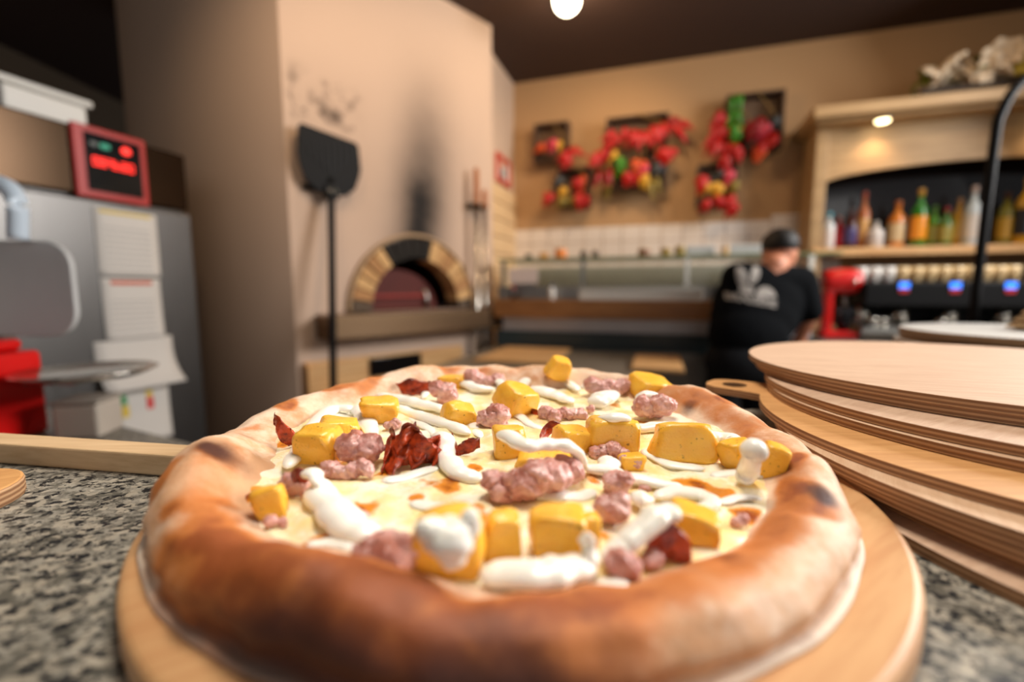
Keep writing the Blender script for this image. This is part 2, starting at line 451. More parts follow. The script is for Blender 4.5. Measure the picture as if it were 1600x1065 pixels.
for i, (x, y, r, rz, mk, lab, hd) in enumerate(stack):
    me = board_mesh('plywood_board', r, T - 0.0002, i, (hd - rz) if hd else None)
    m = M[mk][i % 2] if mk == 'ply' else M[mk]
    o = link('plywood_board', me, m, bevel=0.0006); tag(o, lab, 'board', 'round plywood boards stacked at the right')
    o.location = (x, y, ZC + T * i); o.rotation_euler.z = rz
# second stack farther right
pale_labels = ['lowest pale board of the far right stack', 'second pale board of the far right stack', 'third pale board of the far right stack',
               'upper pale board under the whitest one, far right', 'topmost whitish round board of the far right stack']
for i, lab in enumerate(pale_labels):
    o = link('plywood_board', board_mesh('pale_board', 0.185, 0.0098, 20 + i), M['ply_white'], bevel=0.001)
    tag(o, lab, 'board', 'pale boards stacked at the far right'); o.location = (0.815 + 0.006 * (i % 2), 0.69 - 0.005 * i, ZC + 0.01 * i)
q = at_z(1528, 489, ZC + 0.062)
cl = MB()
for k in range(3): cl.ball((0.0 + 0.004 * k, 0, 0.006 + 0.010 * k), (0.055 - 0.008 * k, 0.035, 0.007), 3, lambda p: 0.18 * mnoise.noise(p * 2.2))
o = link('folded_cloth', sm(cl, 'folded_cloth'), plain('beige_cloth', lin(200, 165, 120), 0.9)); o.location = (0.83, 0.70, ZC + 0.0505)
tag(o, 'small crumpled beige cloth on the far right pale boards', 'cloth')
# board at the left edge
q = at_z(28, 752, ZC + 0.009); gw = 0.032
pts = [(gw * math.cos(a), gw * math.sin(a)) for a in [-PI / 2 + PI * i / 16 for i in range(17)]]
pts += [(-0.13 + 0.0, gw * 1.0)] + [(-0.26 + 0.15 * math.cos(a), 0.15 * math.sin(a)) for a in [0.25 + (2 * PI - 0.5) * i / 50 for i in range(51)]] + [(-0.13, -gw)]
o = link('paddle_board', MB().prism(pts, 0, 0.010), M['ply_amber'], bevel=0.0015)
tag(o, 'wooden paddle board, its rounded grip showing at the left edge', 'board')
o.location = (q.x - gw * 0.86, q.y - gw * 0.45, ZC); o.rotation_euler.z = 0.62

# ================================================================== PIZZA
ZP = ZC + PBT
PX, PY = -0.004, 0.262
PO = Vector((PX, PY, ZP))
pizza = thing('pizza', 'large baked pizza with potato, sausage, bacon and cream on a round board', 'pizza', PO)
DZ = 0.0045
def pz(u, v, h):               # place on the pizza (local) seen at u, v at height h above the board
    return at_z(u, v, ZP + h + DZ) - PO
def px_m(p, w):                # pixels -> metres at local point p
    return w * ((p + PO).y * CP - ((p + PO).z - CZ) * SP) / F
def N(p, s, seed=0.0): return mnoise.noise(Vector((p[0] * s + seed, p[1] * s - seed * 1.7, (p[2] if len(p) > 2 else 0) * s + seed * 0.3)))
def gauss(p, c, r): return math.exp(-((p[0] - c[0]) ** 2 + (p[1] - c[1]) ** 2) / (r * r))
def sstep(x, a, b):
    t = max(0.0, min(1.0, (x - a) / (b - a))); return t * t * (3 - 2 * t)
def catmull(P, n):
    P = [Vector(p) for p in P]; out = []; Q = [P[0] * 2 - P[1]] + P + [P[-1] * 2 - P[-2]]
    for i in range(1, len(Q) - 2):
        for k in range(n):
            t = k / n; a, b, c, d = Q[i - 1], Q[i], Q[i + 1], Q[i + 2]
            out.append(0.5 * ((2 * b) + (c - a) * t + (2 * a - 5 * b + 4 * c - d) * t * t + (3 * b - a - 3 * c + d) * t ** 3))
    out.append(P[-1]); return out
def set_attr(me, name, vals):
    a = me.attributes.new(name, 'FLOAT', 'POINT'); a.data.foreach_set('value', vals)

PR = 0.1655
bumps = [((345, 695), 0.030, 0.009), ((560, 880), 0.030, 0.005), ((430, 860), 0.035, 0.006), ((720, 925), 0.018, -0.003), ((860, 915), 0.03, 0.001),
         ((1090, 612), 0.020, 0.005), ((960, 585), 0.02, -0.001), ((640, 578), 0.03, 0.003), ((500, 610), 0.03, -0.001), ((1215, 690), 0.02, 0.003),
         ((1230, 800), 0.03, -0.001)]
bumps = [(pz(u, v, 0.024), r, h) for (u, v), r, h in bumps]
def crustR(a):
    c, s = math.cos(a), math.sin(a)
    return PR * (1 + 0.018 * N((c, s), 1.7, 3) + 0.012 * N((c, s), 4.5, 8) + 0.005 * N((c, s), 11, 2))
def crustH(a, r):
    c, s = math.cos(a), math.sin(a)
    h = (0.0226 + 0.0060 * s - 0.0022 * max(0, c) * (1 - max(0, s)) + 0.002 * max(0, -c) * max(0, s)) * (1 + 0.06 * N((c, s), 1.9, 5) + 0.08 * N((c, s), 5.0, 1))
    p = (c * r, s * r)
    for q, rr, k in bumps: h += k * gauss(p, q, rr)
    return h
prof = catmull([(-0.044, 0.34, 0), (-0.037, 0.46, 0), (-0.031, 0.60, 0), (-0.025, 0.79, 0), (-0.019, 0.94, 0), (-0.0125, 1.0, 0), (-0.006, 0.92, 0),
                (-0.002, 0.72, 0), (0.001, 0.46, 0), (0.000, 0.26, 0), (0.001, 0.14, 0), (0.003, 0.08, 0), (0.001, 0.0, 0), (-0.02, 0.0, 0)], 5)
NT_, NP_ = 320, len(prof)
vs = []; bake = []; char = []; pale = []
char_shade_spots = [((345, 688), 0.016, 1.0, 0.026), ((612, 597), 0.006, 0.8, 0.02), ((540, 612), 0.014, 0.35, 0.02), ((1080, 606), 0.009, 0.7, 0.028), ((1222, 688), 0.012, 0.8, 0.026),
         ((1285, 728), 0.008, 0.7, 0.024), ((1292, 745), 0.006, 0.6, 0.022), ((395, 790), 0.010, 0.7, 0.014), ((425, 765), 0.008, 0.5, 0.012), ((700, 915), 0.018, 0.55, 0.024),
         ((460, 900), 0.02, 0.25, 0.02), ((400, 905), 0.018, 0.25, 0.02), ((560, 930), 0.02, 0.25, 0.018), ((1250, 790), 0.01, 0.3, 0.02), ((1010, 960), 0.014, 0.3, 0.02), ((880, 1000), 0.02, 0.45, 0.016)]  # near-left spots here hold painted shade as well as char
char_shade_spots = [(pz(u, v, h), r, k) for (u, v), r, k, h in char_shade_spots]
for i in range(NT_):
    a = 2 * PI * i / NT_; R = crustR(a); c, s = math.cos(a), math.sin(a)
    wn = 1 + 0.10 * N((c, s), 3.0, 12)
    H = crustH(a, R - 0.019)
    da_ = math.atan2(math.sin(a + math.radians(104)), math.cos(a + math.radians(104))); near = math.exp(-(da_ / math.radians(34)) ** 2)                    # side towards the oven mouth, more baked; its shade is painted in too
    for j, q in enumerate(prof):
        r = R + q.x * wn; z = q.y * H
        p = Vector((r * c, r * s, z))
        nrm = Vector((c * (q.x + 0.02), s * (q.x + 0.02), (z - 0.010)))
        if nrm.length > 1e-6: nrm.normalize()
        d = 0.0024 * N(p, 42, 4) + 0.0013 * N(p, 95, 9)
        if z > 0.003: p = p + nrm * d
        if z < 0.0004: p.z = 0.0
        vs.append(tuple(p))
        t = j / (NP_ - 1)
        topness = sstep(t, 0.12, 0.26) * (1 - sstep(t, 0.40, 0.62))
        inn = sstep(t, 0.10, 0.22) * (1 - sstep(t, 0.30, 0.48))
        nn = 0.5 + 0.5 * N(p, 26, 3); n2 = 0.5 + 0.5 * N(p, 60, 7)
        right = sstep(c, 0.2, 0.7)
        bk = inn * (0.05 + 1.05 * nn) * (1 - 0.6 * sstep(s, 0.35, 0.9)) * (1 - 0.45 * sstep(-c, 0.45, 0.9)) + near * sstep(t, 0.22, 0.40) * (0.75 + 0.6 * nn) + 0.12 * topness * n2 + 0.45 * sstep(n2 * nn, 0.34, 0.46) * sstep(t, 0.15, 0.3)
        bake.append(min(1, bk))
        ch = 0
        for qq, rr, k in char_shade_spots: ch += k * gauss(p, qq, rr) * (0.35 + 0.9 * n2)
        ch += near * (0.30 * sstep(nn, 0.40, 0.75) + 0.48 * sstep(t, 0.42, 0.66)) + 0.25 * inn * sstep(n2, 0.72, 0.9)  # near term darkens the outer face for shade along with char
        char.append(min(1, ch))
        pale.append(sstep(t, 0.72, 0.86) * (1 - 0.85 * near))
fs = []
for i in range(NT_):
    i2 = (i + 1) % NT_
    for j in range(NP_ - 1):
        fs.append((i * NP_ + j, i * NP_ + j + 1, i2 * NP_ + j + 1, i2 * NP_ + j))
mb = MB().raw(vs, fs); me = sm(mb, 'crust')
set_attr(me, 'bake', bake); set_attr(me, 'char', char); set_attr(me, 'pale', pale)  # bake and char also hold the painted shade of the near side
t = NT('baked_crust')
n1 = t.noise(60, 5, 0.6); n2 = t.noise(260, 4, 0.6); n3 = t.noise(25, 4, 0.6)
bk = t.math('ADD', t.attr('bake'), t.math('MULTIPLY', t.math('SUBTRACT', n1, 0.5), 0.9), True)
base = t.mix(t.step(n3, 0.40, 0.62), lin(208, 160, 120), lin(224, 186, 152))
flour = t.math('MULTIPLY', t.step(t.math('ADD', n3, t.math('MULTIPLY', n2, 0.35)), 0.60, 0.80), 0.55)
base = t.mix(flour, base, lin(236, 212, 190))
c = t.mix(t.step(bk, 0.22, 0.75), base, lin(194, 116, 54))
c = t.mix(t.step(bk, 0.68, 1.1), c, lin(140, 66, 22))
c = t.mix(t.step(t.math('ADD', t.attr('char'), t.math('MULTIPLY', t.math('SUBTRACT', n1, 0.5), 0.5)), 0.28, 1.0), c, lin(70, 28, 10))  # char and painted near-side shade together
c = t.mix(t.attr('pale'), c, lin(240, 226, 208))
t.set(Base_Color=c, Roughness=0.62, Subsurface_Weight=0.08, Subsurface_Radius=(0.004, 0.002, 0.001), Subsurface_Scale=0.5)
t.bump(t.math('ADD', n2, n1), 0.5, 0.0009)
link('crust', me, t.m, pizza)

# cheese ------------------------------------------------------------
browns = [((695, 750), 0.009, 1.0), ((742, 727), 0.005, 0.9), ((560, 790), 0.008, 0.9), ((515, 838), 0.008, 1.0), ((480, 845), 0.005, 0.5), ((1070, 745), 0.007, 0.8), ((1130, 763), 0.006, 0.9),
          ((1150, 785), 0.006, 0.9), ((1180, 795), 0.006, 0.8), ((840, 597), 0.010, 0.9), ((560, 650), 0.006, 0.6), ((440, 690), 0.008, 0.7), ((380, 765), 0.010, 0.8), ((660, 610), 0.008, 0.6),
          ((650, 775), 0.004, 0.8), ((1040, 675), 0.006, 0.5), ((920, 590), 0.010, 0.7), ((1000, 655), 0.008, 0.6), ((640, 800), 0.004, 0.6), ((1095, 750), 0.004, 0.8), ((410, 765), 0.007, 0.9), ((600, 730), 0.006, 0.6)]
browns = [(pz(u, v, 0.009), r, k) for (u, v), r, k in browns]
def cheese_h(x, y):
    p = (x, y)
    return 0.0085 + DZ + 0.020 * y + 0.0018 * N(p, 38, 2) + 0.0016 * N(p, 85, 6) + 0.0006 * N(p, 200, 1)
mb = MB(); NR, NA = 70, 220; vs = []; br = []
for i in range(NR + 1):
    for k in range(NA):
        a = 2 * PI * k / NA; r = 0.0005 + (crustR(a) - 0.023) * i / NR
        x, y = r * math.cos(a), r * math.sin(a)
        e = sstep(i / NR, 0.93, 1.0)
        vs.append((x, y, cheese_h(x, y) - 0.004 * e))
        b = 0
        for q, rr, kk in browns: b += 1.5 * kk * gauss((x, y), q, rr) * (0.6 + 0.6 * N((x, y), 150, 3))
        b += 0.5 * sstep(N((x, y), 55, 11), 0.36, 0.62) + 0.3 * e
        br.append(min(1, b))
fs = [(i * NA + k, i * NA + (k + 1) % NA, (i + 1) * NA + (k + 1) % NA, (i + 1) * NA + k) for i in range(NR) for k in range(NA)]
me = sm(mb.raw(vs, fs), 'cheese'); set_attr(me, 'brown', br)
t = NT('melted_cheese')
n1 = t.noise(55, 5, 0.6); n2 = t.noise(240, 4, 0.6); n3 = t.noise(22, 3)
c = t.mix(t.step(n1, 0.38, 0.64), lin(251, 228, 164), lin(255, 249, 228))
c = t.mix(t.math('MULTIPLY', t.step(n3, 0.55, 0.7), 0.6), c, lin(236, 190, 84))
bb = t.math('ADD', t.attr('brown'), t.math('MULTIPLY', t.math('SUBTRACT', n2, 0.5), 0.5))
c = t.mix(t.step(bb, 0.28, 0.55), c, lin(226, 140, 40))
c = t.mix(t.step(bb, 0.6, 1.0), c, lin(140, 56, 14))
t.set(Base_Color=c, Roughness=t.math('MULTIPLY_ADD', n1, 0.3), Subsurface_Weight=0.15, Subsurface_Radius=(0.005, 0.003, 0.0015), Subsurface_Scale=0.6)
t.b.inputs['Roughness'].links[0].from_node.inputs[2].default_value = 0.12
t.bump(t.math('ADD', n1, n2), 0.25, 0.0010)
link('cheese', me, t.m, pizza)

# toppings ----------------------------------------------------------
def mat_potato():
    t = NT('roast_potato'); n1 = t.noise(110, 4, 0.6); n2 = t.noise(420, 3, 0.6); n3 = t.noise(900, 2, 0.5)
    c = t.mix(n1, lin(244, 172, 34), lin(252, 204, 88))
    b = t.math('ADD', t.attr('bake'), t.math('MULTIPLY', t.math('SUBTRACT', n1, 0.5), 1.1))
    c = t.mix(t.math('MULTIPLY', t.step(b, 0.45, 1.0), 0.75), c, lin(218, 136, 30))
    c = t.mix(t.math('MULTIPLY', t.step(b, 0.85, 1.3), 0.8), c, lin(120, 58, 14))
    sp = t.math('MULTIPLY', t.step(n2, 0.62, 0.68), t.step(t.noise(160, 2), 0.46, 0.56))
    c = t.mix(t.math('MULTIPLY', sp, 0.75), c, lin(92, 62, 22))
    t.set(Base_Color=c, Roughness=0.26, Subsurface_Weight=0.18, Subsurface_Radius=(0.006, 0.004, 0.001), Subsurface_Scale=0.6)
    t.bump(t.math('ADD', t.math('ADD', n1, n2), n3), 0.32, 0.0007); return t.m
def mat_sausage():
    t = NT('sausage_meat'); n1 = t.noise(130, 5, 0.65); n2 = t.noise(480, 3, 0.6); z = t.attr('top')
    c = t.mix(t.step(n1, 0.36, 0.64), lin(196, 134, 124), lin(230, 184, 176))
    c = t.mix(t.math('MULTIPLY', t.step(n2, 0.56, 0.66), 0.5), c, lin(228, 190, 182))
    c = t.mix(t.math('MULTIPLY', t.step(t.math('ADD', z, t.math('MULTIPLY', n1, 0.5)), 0.85, 1.35), 0.8), c, lin(158, 74, 36))
    c = t.mix(t.math('MULTIPLY', t.step(t.noise(330, 2), 0.68, 0.74), 0.7), c, lin(84, 48, 36))
    t.set(Base_Color=c, Roughness=0.30, Subsurface_Weight=0.12, Subsurface_Radius=(0.004, 0.0015, 0.001), Subsurface_Scale=0.6)
    t.bump(t.math('ADD', n1, n2), 0.45, 0.001); return t.m
def mat_bacon():
    t = NT('crisp_bacon'); n1 = t.noise(150, 5, 0.65, t.mapping((1, 1, 1.5))); n2 = t.noise(520, 3)
    c = t.mix(t.step(n1, 0.32, 0.62), lin(104, 28, 12), lin(190, 70, 28))
    c = t.mix(t.math('MULTIPLY', t.step(n1, 0.62, 0.74), 0.7), c, lin(206, 104, 48))
    c = t.mix(t.math('MULTIPLY', t.step(t.attr('top'), 0.7, 1.0), 0.6), c, lin(70, 36, 20))
    t.set(Base_Color=c, Roughness=0.28); t.bump(t.math('ADD', n1, n2), 0.5, 0.001); return t.m
def mat_cream():
    t = NT('white_cream'); n1 = t.noise(90, 3); n2 = t.noise(420, 3)
    t.set(Base_Color=t.mix(n1, lin(252, 246, 228), lin(255, 253, 246)), Roughness=0.24, Subsurface_Weight=0.2, Subsurface_Radius=(0.005, 0.004, 0.003), Subsurface_Scale=0.6)
    t.bump(n2, 0.08, 0.0005); return t.m
MP, MS, MBc, MC = mat_potato(), mat_sausage(), mat_bacon(), mat_cream()

def cube_grid(n):
    vs = {}; V = []; Fc = []
    def vid(p):
        k = tuple(round(x, 5) for x in p)
        if k not in vs: vs[k] = len(V); V.append(Vector(p))
        return vs[k]
    for ax in range(3):
        for sgn in (-1, 1):
            for i in range(n):
                for j in range(n):
                    q = []
                    for (di, dj) in ((0, 0), (1, 0), (1, 1), (0, 1)):
                        a, b = -1 + 2 * (i + di) / n, -1 + 2 * (j + dj) / n
                        p = [0, 0, 0]; p[ax] = sgn; p[(ax + 1) % 3] = a; p[(ax + 2) % 3] = b
                        q.append(vid(p))
                    Fc.append(tuple(q) if sgn > 0 else tuple(reversed(q)))
    return V, Fc
CG = cube_grid(10)
def potato(u, v, w, h, rot=0.0, tilt=(0, 0), seed=0, dep=None, zoff=0.0, label=None):
    c = pz(u, v, 0.009 + 0.006 + zoff)
    sx, sz = px_m(c, w) / 2, px_m(c, h) / 2 * 1.05; sy = sx * (dep or 0.85)
    c = pz(u, v, 0.007 + 0.020 * c.y + sz * 0.85 + zoff)
    r = random.Random(seed); Mx = Matrix.Rotation(rot, 3, 'Z') @ Matrix.Rotation(tilt[0], 3, 'X') @ Matrix.Rotation(tilt[1], 3, 'Y')
    tx, ty = r.uniform(-0.22, 0.22), r.uniform(-0.22, 0.22); sh = r.uniform(-0.25, 0.25); vs = []; bk = []
    for p in CG[0]:
        e = 0.80 * p + 0.20 * p.normalized() * 1.45
        big = sorted((abs(p.x), abs(p.y), abs(p.z)))
        edge = sstep(big[1], 0.72, 1.0)
        e = e * (1 - 0.10 * edge * sstep(big[0], 0.6, 1.0) - 0.03 * edge)
        q = Vector((e.x * (1 + tx * e.z) + sh * e.z * 0.4, e.y * (1 + ty * e.x), e.z * (1 + 0.18 * ty * e.x)))
        k = 1 + 0.14 * N(p, 0.9, seed * 1.3) + 0.04 * N(p, 2.0, seed)
        q = Vector((q.x * sx, q.y * sy, q.z * sz)) * k
        vs.append(c + Mx @ q); bk.append(0.55 * edge + 0.5 * sstep(N(p, 1.1, seed + 5), 0.1, 0.6))
    me = sm(MB().raw(vs, CG[1]), 'potato_chunk'); set_attr(me, 'bake', bk)
    return link('potato_chunk', me, MP, pizza, label)
POT = [(872, 575, 31, 29, 0.3, (0.35, 0.25), 1, None, .010), (592, 643, 48, 38, 0.3, (0.2, 0.1), 2), (499, 697, 62, 56, -0.1, (0.1, 0), 3), (530, 672, 60, 34, 0.4, (0, 0.1), 4),
       (703, 597, 38, 20, 0.1, (0, 0), 5), (640, 589, 34, 16, 0.3, (0, 0), 6), (808, 626, 54, 42, 0.6, (0.3, 0.2), 7), (717, 648, 50, 32, 0.5, (0.2, 0.3), 8),
       (795, 692, 48, 50, 0.1, (0, 0), 9), (892, 690, 52, 42, 0.4, (0.1, 0.2), 10), (850, 722, 84, 30, 0.0, (0, 0), 11, 0.5), (954, 680, 72, 52, 0.05, (-0.1, 0.05), 12),
       (1066, 691, 88, 54, -0.05, (-0.25, 0), 13, 0.6), (1203, 722, 44, 56, -0.4, (0, 0.35), 14), (1150, 712, 36, 48, 0.4, (0, -0.2), 15), (1018, 607, 58, 32, 0.2, (0.2, 0.1), 16),
       (698, 850, 104, 96, 0.1, (0, 0), 17, 0.7), (785, 838, 54, 74, 0.2, (0, 0.1), 18), (872, 832, 84, 74, -0.1, (0.05, 0), 19, 0.7), (913, 836, 40, 62, 0.2, (0, 0), 20),
       (1080, 818, 80, 52, -0.3, (0, 0.2), 21), (425, 786, 40, 54, 0.2, (0, -0.2), 22), (985, 722, 34, 24, 0.2, (0, 0), 23)]
for a in POT: potato(a[0], a[1], a[2], a[3], a[4], a[5], a[6], a[7] if len(a) > 7 else None, a[8] if len(a) > 8 else 0.0)

def sausage(u, v, w, h, n=5, seed=0):
    c = pz(u, v, 0.012); sx, sz = px_m(c, w) / 2, px_m(c, h) / 2
    c = pz(u, v, 0.008 + 0.020 * c.y + sz * 0.7); r = random.Random(seed + 100); mb = MB()
    for k in range(n):
        fx = (k + 0.5) / n * 2 - 1 if n > 1 else 0
        rr = min(sx, max(sz, sx * 0.35)) * r.uniform(0.55, 0.85) if n > 1 else sz
        o = Vector((fx * max(0, sx - rr * 0.7), r.uniform(-0.6, 0.6) * rr, max(-sz * 0.4, r.uniform(-0.35, 0.5) * (sz - rr * 0.4))))
        sd = r.uniform(0, 50)
        def disp(p, sd=sd): return 0.26 * N(p, 1.3, sd) + 0.20 * N(p, 2.9, sd + 3) + 0.10 * N(p, 6.0, sd + 7)
        mb.ball(c + o, (rr * r.uniform(0.9, 1.25), rr, rr * r.uniform(0.8, 1.1)), 4, disp)
    me = sm(mb, 'sausage_crumble'); zs = [p[2] for p in mb.v]; z0, z1 = min(zs), max(zs)
    set_attr(me, 'top', [(z - z0) / (z1 - z0) * (0.5 + 0.8 * (0.5 + 0.5 * N(p, 120, seed))) for p, z in zip(mb.v, zs)])
    return link('sausage_crumble', me, MS, pizza)
for i, a in enumerate([(693, 612, 46, 42, 2), (757, 592, 64, 30, 4), (770, 650, 46, 46, 3), (950, 605, 74, 36, 5), (880, 648, 84, 22, 5), (1022, 638, 64, 38, 5), (952, 705, 62, 34, 4),
                       (985, 722, 40, 24, 3), (800, 762, 100, 60, 6), (850, 752, 70, 74, 5), (885, 735, 46, 50, 3), (565, 703, 62, 56, 4), (545, 736, 92, 38, 6), (958, 798, 56, 66, 4), (965, 755, 44, 50, 3),
                       (600, 874, 88, 84, 5), (975, 884, 62, 54, 2), (1020, 872, 40, 46, 2), (1155, 812, 38, 24, 2), (466, 756, 40, 44, 3), (432, 816, 44, 28, 2), (612, 664, 38, 20, 2), (560, 806, 40, 22, 3),
                       (915, 640, 40, 18, 2), (1010, 765, 22, 16, 1), (735, 692, 20, 14, 1)]):
    sausage(*a, seed=i)

def ribbon(mb, pts, width, wr, seed, thick=0.0022, tops=None):
    P = catmull(pts, 8); n = len(P); m = 8; top = []; vs = []
    for i, p in enumerate(P):
        t_ = (P[min(i + 1, n - 1)] - P[max(i - 1, 0)]).normalized(); sd = t_.cross(Vector((0.3, 1, 0.35))).normalized()
        sd = (sd + Vector((0, 1, 0.2)) * 0.8).normalized(); nn = t_.cross(sd).normalized()
        w = width * (0.75 + 0.35 * N((i * 0.15, seed, 0), 1)) * (0.6 + 0.4 * math.sin(PI * min(1, max(0.12, i / (n - 1)))))
        for k in range(m + 1):
            f = k / m * 2 - 1
            off = 0.6 * wr * (0.8 * N((i * 0.22, f * 1.1, seed), 1.0) + 0.3 * N((i * 0.6, f * 2.2, seed + 4), 1.0)) * (0.5 + 0.6 * abs(f))
            vs.append(p + sd * (f * w / 2) + nn * off)
    M2 = n * (m + 1); nrm = []
    low = [v + Vector((0, 0, -thick)) for v in vs]
    fs = []
    for i in range(n - 1):
        for k in range(m):
            a = i * (m + 1) + k; q = (a, a + 1, a + m + 2, a + m + 1)
            fs.append(q); fs.append(tuple(M2 + x for x in reversed(q)))
    rim = [i * (m + 1) for i in range(n)] + [(n - 1) * (m + 1) + k for k in range(1, m + 1)] + [i * (m + 1) + m for i in reversed(range(n - 1))] + list(reversed(range(1, m)))
    for i in range(len(rim)):
        a, b = rim[i], rim[(i + 1) % len(rim)]; fs.append((a, b, M2 + b, M2 + a))
    mb.raw(vs + low, fs)
def bacon(strips, seed, lumps=()):
    mb = MB()
    for (u, v, h, w, hh) in lumps:
        c = pz(u, v, h); mb.ball(c, (px_m(c, w) / 2, px_m(c, w) / 2.4, px_m(c, hh) / 2), 4, lambda p: 0.30 * (0.5 - abs(N(p, 1.5, u))) + 0.07 * N(p, 3.5, v) - 0.08)
    for k, (pts, wpx, wr) in enumerate(strips):
        P = [pz(u, v, h + 0.018 * pz(u, v, h).y) for (u, v, h) in pts]; ribbon(mb, P, px_m(P[0], wpx), px_m(P[0], wr), seed + k * 3.3)
    me = sm(mb, 'bacon_piece'); zs = [p[2] for p in mb.v]; z0, z1 = min(zs), max(zs)
    set_attr(me, 'top', [(z - z0) / (z1 - z0) for z in zs])
    return link('bacon_piece', me, MBc, pizza)
bacon([([(598, 608, .011), (620, 606, .013), (640, 602, .016), (662, 604, .015), (674, 600, .017)], 26, 6)], 1, [(640, 607, .009, 60, 20)])
bacon([([(596, 732, .010), (604, 705, .015), (612, 680, .021), (614, 668, .026)], 26, 7), ([(608, 735, .010), (622, 705, .016), (640, 690, .020), (662, 700, .018), (684, 712, .012)], 50, 11),
       ([(618, 700, .018), (632, 680, .024), (650, 668, .026), (640, 662, .028), (628, 676, .024)], 26, 9), ([(640, 720, .012), (664, 700, .017), (682, 690, .018), (680, 720, .012)], 34, 9)], 2, [(628, 708, .011, 54, 60), (662, 708, .011, 52, 46), (642, 692, .015, 44, 44)])
bacon([([(704, 712, .010), (712, 694, .014), (706, 674, .018)], 22, 5), ([(708, 704, .012), (722, 698, .014), (736, 692, .017), (750, 688, .018)], 22, 6)], 3)
bacon([([(428, 650, .024), (436, 664, .021), (450, 680, .015), (458, 690, .010)], 26, 6)], 4)
bacon([([(846, 684, .010), (856, 668, .014), (870, 664, .016), (884, 680, .011)], 20, 4)], 5)
bacon([([(1012, 878, .010), (1026, 850, .015), (1044, 836, .018), (1066, 850, .015), (1076, 872, .010)], 46, 9)], 6, [(1050, 856, .009, 56, 48), (1030, 850, .010, 36, 36)])
bacon([([(452, 748, .016), (464, 738, .020), (480, 744, .018)], 20, 4)], 7)
bacon([([(822, 640, .010), (836, 642, .011), (850, 648, .010)], 10, 2)], 8)

def cream(pts, wpx, seed=0, squash=0.7, ball=None, taper=True, label=None):
    P = [pz(u, v, h + 0.020 * pz(u, v, h).y + 0.0012) for (u, v, h) in pts]; Q = catmull(P, 10); n = len(Q); ww = wpx if isinstance(wpx, (list, tuple)) else [wpx] * len(pts)
    R = []
    for i, q in enumerate(Q):
        s = i / (n - 1) * (len(ww) - 1); k = min(int(s), len(ww) - 2); w = ww[k] * (1 - (s - k)) + ww[k + 1] * (s - k)
        e = min(i, n - 1 - i) / max(1, n * 0.09 + 2)
        en = math.sqrt(max(0.02, 1 - (1 - min(1, e)) ** 2)) if taper else 1
        R.append(px_m(q, w) / 2 * 1.18 * en * (1 + 0.22 * N((i * 0.22, seed, 0), 1)))
    mb = MB().tube([q + Vector((0.0006 * N(q, 160, seed), 0.0006 * N(q, 160, seed + 2), 0.0008 * N(q, 120, seed + 5))) for q in Q], R, 14, squash * 0.82)
    if ball: mb.ball(P[0], px_m(P[0], ball) / 2, 3, lambda p: 0.06 * N(p, 1.5, seed))
    return link('cream_drizzle', sm(mb, 'cream_drizzle'), MC, pizza, label)
cream([(556, 640, .009), (520, 640, .009), (488, 666, .010), (470, 700, .010), (448, 730, .010)], [18, 22, 20, 22, 26], 1)
cream([(468, 738, .016), (492, 742, .018), (500, 770, .011), (530, 806, .010), (566, 830, .009), (596, 836, .008)], [18, 24, 40, 52, 48, 40], 2)
cream([(590, 616, .010), (626, 624, .010), (664, 632, .010), (698, 642, .009)], [16, 22, 20, 18], 3)
cream([(612, 634, .009), (656, 650, .009), (700, 664, .009), (734, 676, .009)], [18, 20, 22, 18], 4)
cream([(560, 634, .009), (572, 655, .009), (584, 684, .009)], [24, 28, 18], 5, 0.5)
cream([(676, 678, .017), (694, 686, .016), (698, 712, .011), (716, 738, .009), (756, 748, .008)], [20, 26, 28, 30, 28], 6)
cream([(780, 676, .025), (800, 684, .026), (824, 696, .026), (856, 694, .025), (888, 696, .024), (904, 712, .018), (914, 732, .010)], [22, 26, 24, 24, 24, 20, 18], 7, 0.8)
cream([(806, 612, .010), (826, 592, .010), (856, 582, .010), (880, 592, .010), (904, 610, .010)], [14, 18, 16, 16, 14], 8)
cream([(830, 604, .010), (852, 612, .010), (876, 620, .010), (896, 628, .010)], [20, 26, 22, 14], 9, 0.5)
cream([(714, 580, .012), (724, 596, .011), (744, 606, .010), (772, 608, .010)], [14, 18, 18, 14], 10)
cream([(776, 592, .014), (786, 602, .012), (794, 622, .010), (776, 632, .010)], [12, 14, 14, 14], 11)
cream([(934, 655, .022), (958, 652, .026), (984, 654, .024)], [18, 22, 18], 12)
cream([(992, 668, .010), (1024, 668, .010), (1060, 664, .009)], [20, 26, 16], 13, 0.6)
cream([(1096, 684, .010), (1124, 682, .010), (1148, 688, .010), (1130, 700, .009)], [18, 24, 26, 20], 14, 0.6)
cream([(912, 730, .010), (950, 736, .010), (990, 748, .010), (1030, 756, .010), (1070, 762, .009)], [20, 24, 24, 20, 16], 15)
cream([(1022, 776, .010), (1056, 768, .010), (1096, 772, .009), (1112, 786, .009), (1080, 796, .009)], [22, 26, 26, 22, 18], 16, 0.6)
cream([(986, 778, .012), (1006, 782, .011), (1016, 792, .009)], [26, 34, 24], 17)
cream([(1060, 796, .021), (1026, 808, .020), (996, 832, .017), (970, 856, .013), (946, 884, .010)], [34, 40, 38, 38, 34], 18, 0.75)
cream([(752, 902, .010), (790, 898, .011), (840, 896, .013), (890, 890, .012), (928, 880, .011)], [40, 52, 58, 52, 40], 19, 0.7)
cream([(916, 832, .022), (918, 852, .017), (926, 880, .011)], [14, 26, 44], 20)
mb = MB()
